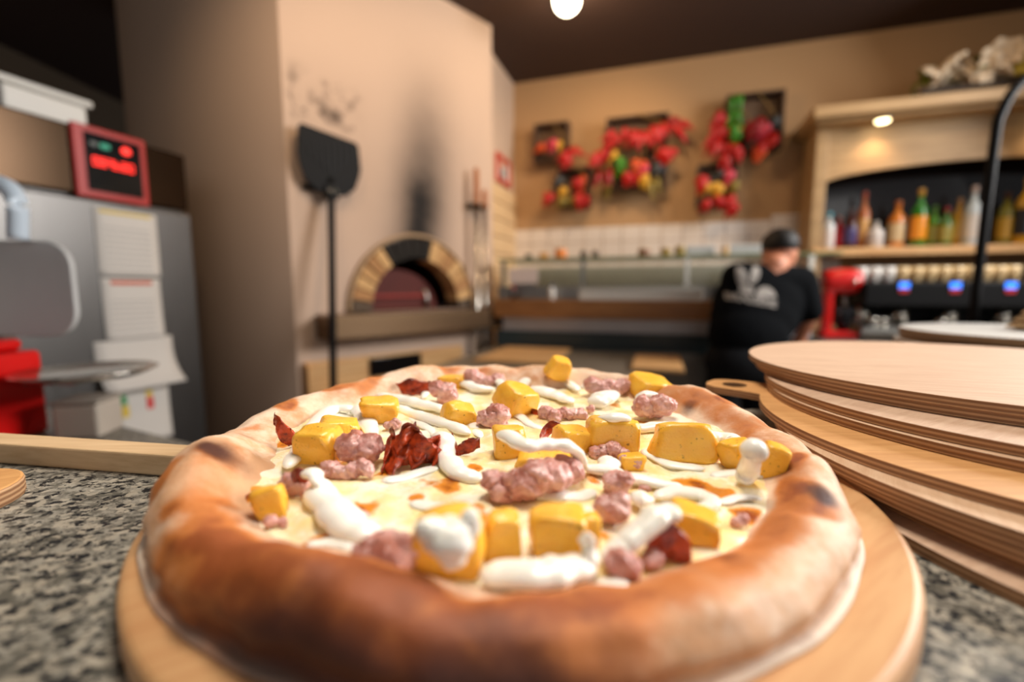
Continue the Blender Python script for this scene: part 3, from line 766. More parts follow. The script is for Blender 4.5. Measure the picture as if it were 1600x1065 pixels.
for (u, v, h, w, hh, sd) in ((702, 842, .024, 82, 66, 1), (734, 818, .028, 34, 52, 2), (672, 826, .028, 48, 36, 3), (708, 872, .018, 44, 34, 4)):
    c_ = pz(u, v, h); mb.ball(c_, (px_m(c_, w) / 2, px_m(c_, w) / 2.6, px_m(c_, hh) / 2), 4, lambda p, sd=sd: 0.20 * N(p, 1.2, sd) + 0.06 * N(p, 3, sd))
link('cream_drizzle', sm(mb, 'cream_drizzle'), MC, pizza)
cream([(1178, 704, .027), (1174, 716, .024), (1168, 736, .014), (1160, 752, .008)], [30, 24, 28, 36], 22, 0.9, ball=40)
cream([(926, 632, .011), (944, 622, .013), (960, 612, .013)], [28, 36, 18], 23, 0.6)
cream([(992, 624, .014), (1012, 618, .018), (1034, 622, .016)], [16, 24, 18], 24)
cream([(778, 744, .009), (830, 770, .008), (900, 776, .008), (930, 764, .008)], [18, 24, 26, 18], 25, 0.5)
cream([(908, 606, .014), (916, 603, .015), (921, 607, .014)], [8, 10, 8], 26)
cream([(700, 580, .010), (690, 584, .010), (676, 600, .009), (660, 622, .009)], [10, 14, 14, 12], 27, 0.5)
cream([(940, 716, .010), (952, 724, .010), (946, 736, .010)], [22, 30, 18], 28, 0.7)

for i, (pts, w) in enumerate((([(596, 752), (636, 744), (684, 730)], 22), ([(640, 786), (690, 792), (742, 786)], 26), ([(1004, 702), (1044, 724), (1102, 732)], 20),
        ([(1108, 742), (1160, 738), (1196, 744)], 20), ([(500, 652), (530, 640), (566, 648)], 14), ([(640, 652), (672, 672), (690, 690)], 14), ([(760, 642), (740, 662), (752, 684)], 14),
        ([(1120, 786), (1160, 776), (1190, 780)], 16), ([(800, 640), (840, 668), (890, 664)], 14), ([(560, 860), (520, 846), (480, 850)], 22), ([(870, 905), (930, 915), (980, 910)], 26))):
    cream([(u, v, .0075) for u, v in pts], w, 40 + i, 0.4)

# ================================================================== STEEL CABINET, LEFT
K = Frame((-1.3226, 1.9), (0.323, 1.0))       # face; x <= 0 runs towards the viewer
def ks(mb): return mb
fr = thing('blast_chiller', 'tall stainless steel chiller cabinet with red-framed display at left', 'chiller', (K.o.x, K.o.y, 0), K.rot)
zb, zt_ = 1.525, 1.755
kw = 0.95
link('body', MB().box(-kw, 0, 0.012, 0.75, 0.10, zt_), M['steel_v'], fr, bevel=0.02, seg=3)
link('control_panel', MB().box(-kw, -0.001, -0.012, 0.012, zb, zt_ - 0.012), plain('brown_steel_panel', lin(56, 42, 30), 0.22, 0.95, var=0.1), fr, 'brownish steel control panel across the top', bevel=0.006)
link('door', MB().box(-kw, -0.004, -0.025, 0.012, 0.16, zb - 0.012), M['steel_v'], fr, bevel=0.008)
xa, za = K.on(116, 300, -0.012); xb, zb2 = K.on(230, 318, -0.012)
zd0, zd1 = zb - 0.008, zt_ - 0.004
fo = link('display_frame', MB().box(xa, xb, -0.028, -0.012, zd0, zd1), plain('red_plastic_frame', lin(176, 30, 18), 0.35), fr, 'red plastic display frame', bevel=0.005)
w_, h_ = xb - xa, zd1 - zd0
sc = link('display_screen', MB().box(xa + 0.032, xb - 0.022, -0.031, -0.028, zd0 + 0.024, zd1 - 0.022), plain('black_screen', lin(14, 17, 20), 0.12), fr, 'black glossy display screen')
def emit(name, c, s): return plain(name, c, 0.4, emit=c, estr=s)
EM_R = emit('red_led', (1, 0.02, 0.01, 1), 1.6); EM_G = emit('green_led', (0.0, 0.25, 0.14, 1), 0.5)
def pill(mb, x0, x1, zc, r, y0, y1):
    pts = [(x0 + r + r * math.cos(a), r * math.sin(a)) for a in [PI / 2 + PI * i / 8 for i in range(9)]] + [(x1 - r + r * math.cos(a), r * math.sin(a)) for a in [-PI / 2 + PI * i / 8 for i in range(9)]]
    mb.prism(pts, -y1, -y0, Matrix.Translation((0, 0, zc)) @ Matrix.Rotation(PI / 2, 4, 'X')); return mb
# seven-segment style readout, blurred to a bar in the photograph
mbx = MB(); xs = xa + 0.05; nx = 6; dx = (w_ - 0.095) / nx
for k in range(nx):
    x = xs + dx * k; z = zd0 + h_ * 0.52
    for (a0, a1, c0, c1) in ((0, 1, 0, .16), (0, 1, .42, .58), (0, 1, .84, 1), (0, .2, 0, 1), (.8, 1, 0, 1)):
        if (k * 7 + int(a0 * 10 + c0 * 10)) % 5 == 4: continue
        mbx.box(x + dx * 0.8 * a0, x + dx * 0.8 * a1, -0.0325, -0.031, z - 0.014 + 0.028 * c0, z - 0.014 + 0.028 * c1)
link('readout', mbx, EM_R, sc)
link('led', pill(MB(), xa + w_ * 0.62, xa + w_ * 0.76, zd0 + h_ * 0.76, 0.012, -0.033, -0.031), EM_R, sc, 'round red indicator light')
link('led', pill(MB(), xa + w_ * 0.33, xa + w_ * 0.47, zd0 + h_ * 0.755, 0.008, -0.033, -0.031), EM_G, sc, 'green indicator light')
link('led', pill(MB(), xa + w_ * 0.20, xa + w_ * 0.31, zd0 + h_ * 0.755, 0.007, -0.033, -0.031), plain('grey_key', lin(90, 96, 92), 0.5), sc, 'grey key')

# things on the cabinet
xL, zL = K.on(60, 160, 0.0)
bx = thing('polystyrene_box', 'white box with a flared lid on top of the steel cabinet', 'box', K.w(-0.50, 0.05, zt_), K.rot)
x2 = K.on(143, 185, 0.05)[0] + 0.50
link('box_body', MB().box(-0.004 - 0.0, x2 - 0.012, 0.0, 0.42, 0.0, 0.075), M['white'], bx, bevel=0.008)
link('lid', MB().box(-0.02, x2 + 0.004, -0.012, 0.43, 0.075, 0.098), M['white'], bx, bevel=0.008)
def curved_sheet(x0, x1, z0, z1, bulge, curl, y=-0.028, n=12):
    vs = []; mb = MB()
    for j in range(n + 1):
        t_ = j / n; z = z1 + (z0 - z1) * t_
        for i in range(7):
            s_ = i / 6; yy = y - bulge * math.sin(PI * s_) * t_ - curl * t_ ** 3 * (1 + 0.3 * s_)
            vs.append((x0 + (x1 - x0) * s_, yy, z))
    m = len(vs); vs += [(a, b + 0.0012, c) for a, b, c in vs]; fs = []
    for j in range(n):
        for i in range(6):
            a = j * 7 + i; q = (a, a + 1, a + 8, a + 7); fs.append(q); fs.append(tuple(m + k for k in reversed(q)))
    rim = list(range(7)) + [j * 7 + 6 for j in range(1, n + 1)] + [n * 7 + i for i in range(5, -1, -1)] + [j * 7 for j in range(n - 1, 0, -1)]
    for i in range(len(rim)):
        a, b = rim[i], rim[(i + 1) % len(rim)]; fs.append((a, b, m + b, m + a))
    return mb.raw(vs, fs)
INK = plain('grey_ink', lin(150, 148, 148), 0.8); INKR = plain('red_orange_ink', lin(206, 92, 60), 0.8); INKG = plain('green_ink', lin(70, 150, 90), 0.8); INKY = plain('yellow_ink', lin(222, 190, 70), 0.8); INKRED = plain('red_ink', lin(214, 70, 66), 0.8)
def sheet(name, label, uv, bulge=0.006, curl=0.0, prints=(), grp='papers stuck on the steel cabinet'):
    (u0, v0), (u1, v1) = uv
    x0, z1 = K.on(u0, v0, -0.03); x1, _ = K.on(u1, v0 + 4, -0.03); _, z0 = K.on((u0 + u1) / 2, v1, -0.03)
    o = thing(name, label, 'paper', K.w(x0, 0, z0), K.rot, grp)
    w, h = x1 - x0, z1 - z0
    link('page', sm(curved_sheet(0, w, 0, h, bulge, curl), 'page'), M['paper'], o)
    for (a, b, c, d, m) in prints:
        yy = -0.0288 - bulge * (1 - (c + d) / 2) - curl * (1 - (c + d) / 2) ** 3 * 1.15
        link('print', MB().box(a * w, b * w, yy - 0.0006, yy - 0.0001, c * h, d * h), m, o)
    return o
lines = [(0.12, 0.86, 0.12 + 0.085 * k, 0.13 + 0.085 * k, INK) for k in range(8)]
sheet('paper_notice', 'uppermost printed white sheet under the red display', ((145, 322), (243, 431)), 0.004, 0.0, lines + [(0.08, 0.9, 0.93, 0.97, INKY)])
sheet('paper_notice', 'white sheet with an orange-red header on the steel door', ((157, 434), (250, 530)), 0.002, 0.004, lines[:7] + [(0.15, 0.85, 0.90, 0.96, INKR)])
sheet('paper_notice', 'curled white sheet sticking out from the steel door', ((146, 535), (270, 604)), 0.010, 0.05)
sheet('paper_notice', 'lowest white sheet with green, yellow and red marks', ((178, 606), (264, 694)), 0.003, 0.004, [(0.1, 0.2, 0.70, 0.85, INKG), (0.1, 0.22, 0.5, 0.69, INKY), (0.55, 0.67, 0.76, 0.86, INKY), (0.55, 0.68, 0.55, 0.75, INKRED)])

# low granite table and the red machine
pA, pB = at_y(130, 650, 0.99), at_y(290, 690, 0.82); TZ = 0.93
e = (Vector((pB.x, pB.y, 0)) - Vector((pA.x, pA.y, 0))).normalized(); nn = Vector((-e.y, e.x, 0))
q0 = Vector((pA.x, pA.y, 0)) - e * 0.34; q1 = Vector((pB.x, pB.y, 0)) + e * 0.02
tb = thing('side_table', 'low granite side table behind the counter at left', 'table', (0, 0, 0))
ty = [q0, q1, q1 - nn * 0.40, q0 - nn * 0.40]
link('tabletop', MB().prism([(a.x, a.y) for a in ty], TZ - 0.03, TZ), M['granite'], tb)
link('table_base', MB().prism([(a.x * 0.99, a.y - 0.012) for a in [q0 + e * 0.03, q1 - e * 0.03, q1 - e * 0.03 - nn * 0.37, q0 + e * 0.03 - nn * 0.37]], 0, TZ - 0.03), M['steel'], tb)

MYY = 0.80
def mx(u, v, y=MYY): p = at_y(u, v, y); return p.x, p.z
x68, zr = mx(66, 545, 0.89); _, zr2 = mx(40, 531, 0.85)
sl = thing('slicer', 'bright red countertop slicer with steel tray at the left edge', 'slicer', (x68 - 0.16, MYY, TZ))
ox, oy, oz = sl.location
mbb = MB().box(-0.16, 0.16, -0.09, 0.09, 0.0, zr - TZ).box(-0.16, 0.16 - 0.028, -0.085, 0.085, zr - TZ, zr2 - TZ)
link('base', mbb, M['red'], sl, bevel=0.010, seg=3)
# faint white scroll on the red base
pts = [mx(2, 640), mx(30, 640), mx(50, 618), mx(62, 600), mx(68, 588)]
sw = MB().tube([(a - ox, -0.0905, b - oz) for a, b in pts], [0.002, 0.004, 0.006, 0.005, 0.003], 8, 1)
link('scroll_ornament', sm(sw, 'scroll'), plain('pale_pink_paint', lin(226, 130, 120), 0.5), sl, 'pale painted scroll')
# grey rounded guard plate
xg, zg0 = mx(122, 525, 0.95); _, zg1 = mx(122, 375, 0.95)
def round_rect(x0, x1, z0, z1, r, n=6):
    out = []
    for cx, cz, a0 in ((x1 - r, z1 - r, 0), (x0 + r, z1 - r, PI / 2), (x0 + r, z0 + r, PI), (x1 - r, z0 + r, 1.5 * PI)):
        out += [(cx + r * math.cos(a0 + PI / 2 * i / n), cz + r * math.sin(a0 + PI / 2 * i / n)) for i in range(n + 1)]
    return out
RX = Matrix.Rotation(PI / 2, 4, 'X')
def plate(mb, poly, y0, y1): return mb.prism(poly, -y1, -y0, RX)
gl = plate(MB(), round_rect(xg - 0.34 - ox, xg - ox, zg0 - oz, zg1 - oz, 0.055, 8), 0.95 - oy, 0.962 - oy)
link('guard_plate', gl, plain('grey_guard', lin(196, 196, 194), 0.5, 0.0), sl, 'grey plate with rounded corners', bevel=0.003)
link('plate_bracket', MB().box(xg - 0.22 - ox, xg - 0.17 - ox, 0.965 - oy - 0.08, 0.985 - oy, zr2 - TZ - 0.02, zg1 - oz - 0.05), M['steel'], sl)
xw, zw0 = mx(44, 374, 0.93); _, zw1 = mx(44, 286, 0.93)
fr2 = [(xw - 0.02 - ox, zw0 - oz), (xw - 0.015 - ox, zw1 - oz - 0.03), (xw - 0.05 - ox, zw1 - oz), (xw - 0.14 - ox, zw1 - oz)]
mbh = MB().tube(catmull([(a, 0.93 - oy, b) for a, b in fr2], 8), 0.017, 12)
link('carry_handle', sm(mbh, 'carry_handle'), plain('pale_blue_white', lin(200, 214, 226), 0.25), sl, 'pale curved tubular handle')
# the tray with its plate
xc, zc = mx(138, 582, 0.86)
tr = MB().lathe([(0.0, 0.0), (0.085, 0.0), (0.105, 0.010), (0.108, 0.012), (0.104, 0.014), (0.085, 0.006), (0.0, 0.006)], 40, Matrix.Translation((xc - ox, 0.86 - oy, zc - oz - 0.006)))
link('receiving_tray', sm(tr, 'tray'), M['steel_bright'], sl, 'round steel tray')
link('tray_arm', MB().box(0.12, xc - ox - 0.02, 0.86 - oy - 0.012, 0.86 - oy + 0.012, zc - oz - 0.022, zc - oz - 0.006), M['steel'], sl)
xk0, zk0 = mx(72, 664, 0.84); xk1, zk1 = mx(130, 612, 0.84)
bo = thing('small_box', 'small pale grey box under the steel tray', 'box', ((xk0 + xk1) / 2 + 0.012, 0.87, TZ), 0.2)
link('box_body', MB().box(-0.035, 0.04, -0.035, 0.04, 0, 0.066), plain('grey_card', lin(176, 164, 150), 0.7), bo, bevel=0.006)
link('lid', MB().box(-0.037, 0.042, -0.037, 0.042, 0.066, 0.074), plain('grey_card_lid', lin(150, 140, 128), 0.6), bo, bevel=0.003)

# ================================================================== OVEN
ov = thing('pizza_oven', 'brick arch pizza oven with soot-black crown and steel shelf', 'oven', B.o, B.rot)
brick_ms = [plain('oven_brick_%d' % i, c, 0.85, var=0.25, scale=30, bump=0.4) for i, c in enumerate([lin(190, 148, 98), lin(204, 164, 112), lin(170, 126, 82)])]
soot_m = plain('sooty_brick', lin(28, 24, 20), 0.9, var=0.3, scale=20, bump=0.4)
grey_m = plain('dark_springer', lin(86, 72, 58), 0.85, var=0.3, scale=20)
NBK = 19
for i in range(NBK):
    a0 = PI * i / NBK + 0.010; a1 = PI * (i + 1) / NBK - 0.010
    r0, r1 = AR_I + rnd.uniform(-0.003, 0.003), AR_O + rnd.uniform(-0.004, 0.004); yy = -0.022 + rnd.uniform(-0.005, 0.005)
    pts = [(r * math.cos(a), r * math.sin(a)) for r, a in ((r0, a0), (r1, a0), (r1, (a0 + a1) / 2), (r1, a1), (r0, a1), (r0, (a0 + a1) / 2))]
    mbk = plate(MB(), [(AX + p, ZS + q) for p, q in pts], yy, 0.10)
    mid = (i + 0.5) / NBK
    soot = 0.40 < mid < 0.66
    m = soot_m if soot else (grey_m if i in (0, NBK - 1) else brick_ms[i % 3])
    link('brick', mbk, m, ov, 'soot-blackened brick' if soot else None, bevel=0.004)
arc = [(AX + (AR_O + 0.016) * math.cos(a), -0.016, ZS + (AR_O + 0.016) * math.sin(a)) for a in [PI * i / 40 for i in range(41)]]
link('arch_trim', sm(MB().tube(arc, 0.011, 8), 'arch_trim'), plain('pale_trim', lin(168, 140, 108), 0.7), ov)
# chamber
prof_d = [(0.62 * math.cos(a), 0.44 * math.sin(a)) for a in [PI / 2 * i / 10 for i in range(11)]]
vs = []; fs = []
for r, z in prof_d:
    for k in range(40):
        a = 2 * PI * k / 40; vs.append((AX + max(r, 0.001) * math.cos(a), 0.64 + max(r, 0.001) * math.sin(a), ZS + z))
for i in range(10):
    for k in range(40):
        k2 = (k + 1) % 40
        am = 2 * PI * (k + 0.5) / 40
        if math.sin(am) < -0.75 and prof_d[i][1] < 0.36: continue   # opening towards the mouth
        fs.append((i * 40 + k, i * 40 + k2, (i + 1) * 40 + k2, (i + 1) * 40 + k))
ch_m = plain('chamber_brick', lin(70, 34, 24), 0.9, var=0.4, scale=12)
link('chamber', sm(MB().raw(vs, fs), 'chamber'), ch_m, ov, 'dark domed baking chamber')
link('hearth', MB().box(AX - 0.6, AX + 0.6, 0.0, 1.25, ZS - 0.04, ZS), plain('hearth_stone', lin(110, 60, 40), 0.9, var=0.3), ov)
dpts = [(AX - 0.06 + 0.30 * math.cos(a), ZS + 0.002 + 0.24 * math.sin(a)) for a in [PI * i / 24 for i in range(25)]]
link('lit_dome_panel', plate(MB(), dpts, 0.13, 0.145), plain('lit_dome_red', lin(92, 28, 16), 0.7, var=0.25, scale=10), ov, 'rust-red panel standing in for the lit dome wall', bevel=0.004)  # added panel, stands in for the lit brick wall of the dome
link('lit_strip_bar', MB().box(AX - 0.24, AX + 0.16, 0.105, 0.13, ZS + 0.075, ZS + 0.092), plain('lit_strip_red', lin(150, 34, 16), 0.6), ov, 'red bar standing in for the lit strip')  # added bar, paints the brighter lit strip low on the dome wall
link('burner_pipe', sm(MB().tube([(AX + 0.15, 0.10, ZS + 0.01), (AX + 0.15, 0.12, ZS + 0.10), (AX + 0.10, 0.2, ZS + 0.18)], 0.016, 10), 'pipe'), M['steel'], ov, 'grey pipe in the mouth')
# shelf
xs0, zs1 = B.on(497, 491, -0.16); xs1, _ = B.on(764, 485, -0.16); _, zs0 = B.on(620, 516, -0.16)
link('shelf', MB().box(0.10, BL + 0.03, -0.16, 0.0, ZS - 0.125, ZS - 0.005), steel('warm_steel', lin(128, 104, 80), 0.36), ov, 'stainless steel shelf under the mouth', bevel=0.006)
# wooden front below
zw1 = B.on(640, 548, -0.02)[1]
xw0 = B.on(477, 580, -0.03)[0]; xw1 = B.on(722, 560, -0.03)[0]
cb = thing('oven_cupboard', 'light wooden cupboard front under the oven shelf', 'cupboard', B.o, B.rot)
link('cupboard_body', MB().box(max(0.02, xw0), xw1, -0.03, -0.002, 0.1, zw1), M['pine'], cb, bevel=0.004)
xd0, zd1 = B.on(578, 560, -0.04); xd1, zd0 = B.on(656, 582, -0.04)
wdt = (xw1 - max(0.02, xw0)) / 3
for k in range(3):
    a = max(0.02, xw0) + wdt * k
    dd = link('door', MB().box(a + 0.006, a + wdt - 0.006, -0.048, -0.031, 0.12, zw1 - (0.015 if k != 1 else 0.15)), M['pine'], cb, bevel=0.003)
    link('handle', MB().box(a + wdt - 0.07, a + wdt - 0.03, -0.058, -0.048, zw1 - 0.22, zw1 - 0.20), M['steel'], dd)
link('digital_panel', MB().box(xd0, xd1, -0.05, -0.03, zd1 - 0.10, zd1), plain('black_glass_panel', lin(10, 12, 15), 0.1), cb, 'black glass control panel', bevel=0.003)

# peel hanging on the oven wall
xp0, zp1 = B.on(463, 190, -0.06); xp1, _ = B.on(560, 200, -0.06); zp0 = B.on(512, 305, -0.06)[1]
pe = thing('pizza_peel', 'large black slotted pizza peel hanging on the oven wall', 'peel', B.w(0, -0.06, 0), B.rot)
w = xp1 - xp0; cxp = (xp0 + xp1) / 2 - 0.005
hd = [(xp0 + 0.02, zp1), (xp0 + 0.004, zp1 - 0.02), (xp0 - 0.004, zp1 - 0.14), (xp0 + 0.002, zp0 + 0.13), (xp0 + 0.025, zp0 + 0.065), (xp0 + 0.07, zp0 + 0.025), (cxp - 0.03, zp0), (cxp + 0.03, zp0), (xp1 - 0.08, zp0 + 0.012), (xp1 - 0.03, zp0 + 0.05), (xp1 - 0.006, zp0 + 0.11), (xp1 + 0.004, zp1 - 0.16), (xp1 - 0.004, zp1 - 0.045), (xp1 - 0.02, zp1 - 0.03)]
link('head', plate(MB(), list(reversed(hd)), -0.003, 0.003), M['black'], pe, bevel=0.002)
for k in range(9):
    x = xp0 + w * (k + 0.8) / 9.6; zl = 0.10 + 0.10 * abs(k - 4) / 4
    link('rib', MB().box(x - 0.005, x + 0.005, -0.009, -0.003, zp0 + zl, zp1 - 0.05), M['iron'], pe)
ph = Vector((cxp, 0, zp0 + 0.04)); xq, zq = B.on(519, 500, -0.20)
dq = (Vector((xq, -0.14, zq)) - ph); foot = ph + dq * ((0.015 - ph.z) / dq.z)
hm = MB().tube([ph + Vector((0, -0.006, 0.04)), ph + Vector((0, -0.006, 0)), foot], 0.017, 12)
link('handle', sm(hm, 'handle'), M['black'], pe)
link('socket', MB().box(cxp - 0.03, cxp + 0.03, -0.02, 0.012, zp0 - 0.02, zp0 + 0.05), M['iron'], pe, bevel=0.006)
for sgn in (-1, 1): link('rivet', sm(MB().ball((cxp + sgn * 0.018, -0.022, zp0 + 0.02), 0.007, 2), 'rivet'), M['steel_bright'], pe)
rk = thing('wall_hook_rail', 'dark iron hook rail behind the peel neck', 'rail', B.w(0, 0, 0), B.rot)
zz = zp0 + 0.035
link('rail', MB().box(xp0 + 0.03, xp1 - 0.04, -0.012, -0.001, zz - 0.012, zz + 0.012), M['iron'], rk, bevel=0.003)
for sgn in (-1, 1): link('hook', sm(MB().tube([(cxp + sgn * 0.09, -0.012, zz), (cxp + sgn * 0.09, -0.05, zz - 0.01), (cxp + sgn * 0.09, -0.055, zz + 0.03)], 0.005, 8), 'hook'), M['iron'], rk)

# steel rods with wooden handles, right end of the oven face
tl = []
for j, (u, vt, vm, lab) in enumerate(((744, 262, 320, 'taller steel oven rod with wooden grip beside the oven'), (757, 296, 326, 'shorter steel oven rod with wooden grip nearest the corner'))):
    x, ztop = B.on(u, vt, -0.07); _, zm = B.on(u, vm, -0.07)
    o = thing('oven_rod', lab, 'oven tool', B.w(x, -0.07 - 0.0 * j, 0), B.rot, 'long steel oven tools')
    link('shaft', sm(MB().tube([(0, 0, 0.04), (0, 0, zm)], 0.014, 10), 'shaft'), M['steel_bright'], o)
    link('grip', sm(MB().tube([(0, 0, zm), (0, 0, zm + 0.02), (0, 0, ztop - 0.02), (0, 0, ztop)], [0.016, 0.019, 0.017, 0.010], 12), 'grip'), plain('orange_wood_%d' % j, lin(170, 100, 46), 0.6), o, 'orange-brown wooden grip')
    tl.append((x, zm))
for nm, vv, lab in (('upper', 323, 'upper black holder clasping the steel oven rods'), ('lower', 500, 'lower black holder clasping the steel oven rods')):
    z = B.on(750, vv, -0.05)[1]; hgt = 0.015 if nm == 'upper' else 0.05
    o = thing('rod_holder', lab, 'holder', B.w(0, 0, 0), B.rot)
    x0_, x1_ = tl[0][0] - 0.045, tl[1][0] + 0.04
    link('back_bar', MB().box(x0_, min(x1_, BL + 0.05), -0.050, -0.030, z - hgt, z + hgt), M['black'], o, bevel=0.004)
    for x, _ in tl:
        link('clip', MB().box(x - 0.020, x - 0.0155, -0.085, -0.05, z - hgt * 0.7, z + hgt * 0.7).box(x + 0.0155, x + 0.020, -0.085, -0.05, z - hgt * 0.7, z + hgt * 0.7), M['iron'], o)
    link('bracket', MB().box(x0_ + 0.02, x0_ + 0.04, -0.03, -0.0005 if nm == 'upper' else -0.0005, z - 0.01, z + 0.01), M['iron'], o)

# framed print on the corner wall
xf0, zf1 = C.on(777, 236, -0.02); xf1, _ = C.on(798, 240, -0.02); _, zf0 = C.on(787, 288, -0.02)
pf = thing('framed_picture', 'small red-framed picture on the narrow corner wall', 'picture', C.w(xf0, 0, zf0), C.rot)
w, h = xf1 - xf0, zf1 - zf0; fwid = 0.035
RF = plain('orange_red_frame', lin(196, 70, 44), 0.5)
for nm, bx4 in (('top', (0, w, h - fwid, h)), ('bottom', (0, w, 0, fwid)), ('left', (0, fwid, fwid, h - fwid)), ('right', (w - fwid, w, fwid, h - fwid))):
    link('frame_bar', MB().box(bx4[0], bx4[1], -0.025, -0.001, bx4[2], bx4[3]), RF, pf, bevel=0.003)
ps = link('print_sheet', MB().box(fwid, w - fwid, -0.010, -0.001, fwid, h - fwid), M['paper'], pf)
link('printed_shape', MB().box(w * 0.40, w * 0.62, -0.0115, -0.010, h * 0.22, h * 0.60), plain('dark_print', lin(70, 68, 70), 0.8), ps, 'dark upright printed shape')
link('printed_shape', sm(MB().ball((w * 0.5, -0.0115, h * 0.72), (w * 0.2, 0.0012, h * 0.10), 2), 'shape'), plain('orange_print', lin(222, 130, 70), 0.8), ps, 'orange printed shape')

# ================================================================== DISPLAY COUNTER
dc = thing('display_counter', 'glass-topped steel topping counter along the back wall', 'counter', D.o, D.rot)
XE = 1.80
def zD(v, yl=0.0, u=850): return D.on(u, v, yl)[1]
z_up0, z_up1, z_wh, z_wd, z_st, z_gl = 0.845, zD(517), zD(496), zD(468), zD(447), zD(404)
link('base_cabinet', MB().box(0.02, XE, 0.02, 0.55, 0.0, z_up0), M['steel'], dc)
link('granite_upstand', MB().box(0.0, XE, 0.0, 0.55, z_up0, z_up1), plain('dark_stone', lin(52, 66, 70), 0.3, var=0.25, scale=60), dc, 'dark grey stone upstand')
link('white_panel', MB().box(0.04, XE - 0.02, 0.01, 0.5, z_up1, z_wh), plain('white_panel', lin(196, 196, 200), 0.35), dc, 'white front panel', bevel=0.004)
link('wooden_rail', MB().box(0.0, XE, -0.05, 0.5, z_wh + 0.002, z_wd), wood('brown_rail', lin(128, 84, 44), lin(160, 110, 62)), dc, 'brown wooden rail', bevel=0.004)
link('steel_well', MB().box(0.0, XE, 0.03, 0.5, z_wd, z_st), M['steel'], dc, bevel=0.003)
for x in (0.03, 0.55, 1.15, XE - 0.03):
    link('glass_post', MB().box(x - 0.012, x + 0.012, 0.05, 0.075, z_st, z_gl - 0.006), M['steel_bright'], dc)
link('front_pane', MB().box(0.04, XE - 0.04, 0.058, 0.064, z_st + 0.005, z_gl - 0.012), M['glass'], dc, 'clear front glass')
link('glass_shelf', MB().box(0.0, XE + 0.1, 0.03, 0.42, z_gl - 0.006, z_gl + 0.006), M['glass_edge'], dc, 'glass shelf with green edge', bevel=0.002)
link('inner_back', MB().box(0.0, XE, 0.5, 0.52, z_st, z_gl - 0.03), plain('grey_beige_back', lin(168, 166, 152), 0.35), dc)

# white trays, sign and bottles on the steel well
xt0 = D.on(906, 455, 0.0)[0]; xt1 = D.on(1098, 455, 0.0)[0]
o = thing('white_tray', 'long white tray on the steel well of the topping counter', 'tray', D.w((xt0 + xt1) / 2, -0.0, z_wd), D.rot)
hw = (xt1 - xt0) / 2
link('tray_body', MB().box(-hw, hw, -0.045, 0.028, 0.0, 0.055), M['white'], o, bevel=0.006)
link('rim', MB().box(-hw - 0.006, hw + 0.006, -0.05, 0.03, 0.055, 0.062), M['white'], o, bevel=0.002)
xs0 = D.on(795, 430, 0.02)[0]; xs1, zs0 = D.on(840, 446, 0.02); zs1 = D.on(820, 419, 0.02)[1]
o = thing('price_sign', 'small white sign card behind the front glass at left', 'sign', D.w((xs0 + xs1) / 2, 0.02, z_st), D.rot)
hw = (xs1 - xs0) / 2
link('card', MB().box(-hw, hw, -0.004, 0.0, 0.02, zs1 - z_st), plain('pinkish_card', lin(224, 210, 206), 0.6, var=0.03), o, bevel=0.001)
link('foot', MB().box(-hw * 0.8, hw * 0.8, -0.01, 0.03, 0.0, 0.02), M['steel'], o)
def bottle(name, label, cat, loc, h, r, body, cap, neck=0.38, lab=None, grp=None, rot=0.0, cap_h=0.12):
    o = thing(name, label, cat, loc, rot, grp)
    hb = h * (1 - neck); rn = r * 0.34
    pr = [(r * 0.9, 0), (r, h * 0.02), (r, hb), (r * 0.9, hb + h * 0.05), (rn * 1.3, hb + h * 0.14), (rn, hb + h * 0.18), (rn, h * (1 - cap_h))]
    link('bottle_body', sm(MB().lathe(pr, 18), 'bottle_body'), body, o)
    link('cap', sm(MB().lathe([(rn * 1.15, h * (1 - cap_h)), (rn * 1.15, h * 0.99), (rn, h)], 14), 'cap'), cap, o)
    if lab: link('label_band', sm(MB().lathe([(r * 1.015, h * 0.14), (r * 1.02, h * 0.15), (r * 1.02, hb * 0.85), (r * 1.015, hb * 0.86)], 18), 'label_band'), lab, o)
    return o
MAT = {}
def pc(name, c, rough=0.25):
    if name not in MAT: MAT[name] = plain(name, c, rough)
    return MAT[name]
x, z = D.on(862, 470, -0.03)
bottle('squeeze_bottle', 'white bottle with a dark blue top on the wooden rail', 'bottle', D.w(x, -0.03, z_wd), 0.10, 0.02, pc('white_pl', lin(224, 220, 214)), pc('navy', lin(30, 50, 96)), 0.4, cap_h=0.42)
x, z = D.on(802, 468, -0.03)
bottle('squeeze_bottle', 'dark bottle with a red cap at the left end', 'bottle', D.w(x, -0.03, z_wd), 0.085, 0.018, pc('dark_pl', lin(50, 38, 32)), pc('red_cap', lin(196, 30, 26)), 0.4, cap_h=0.3)
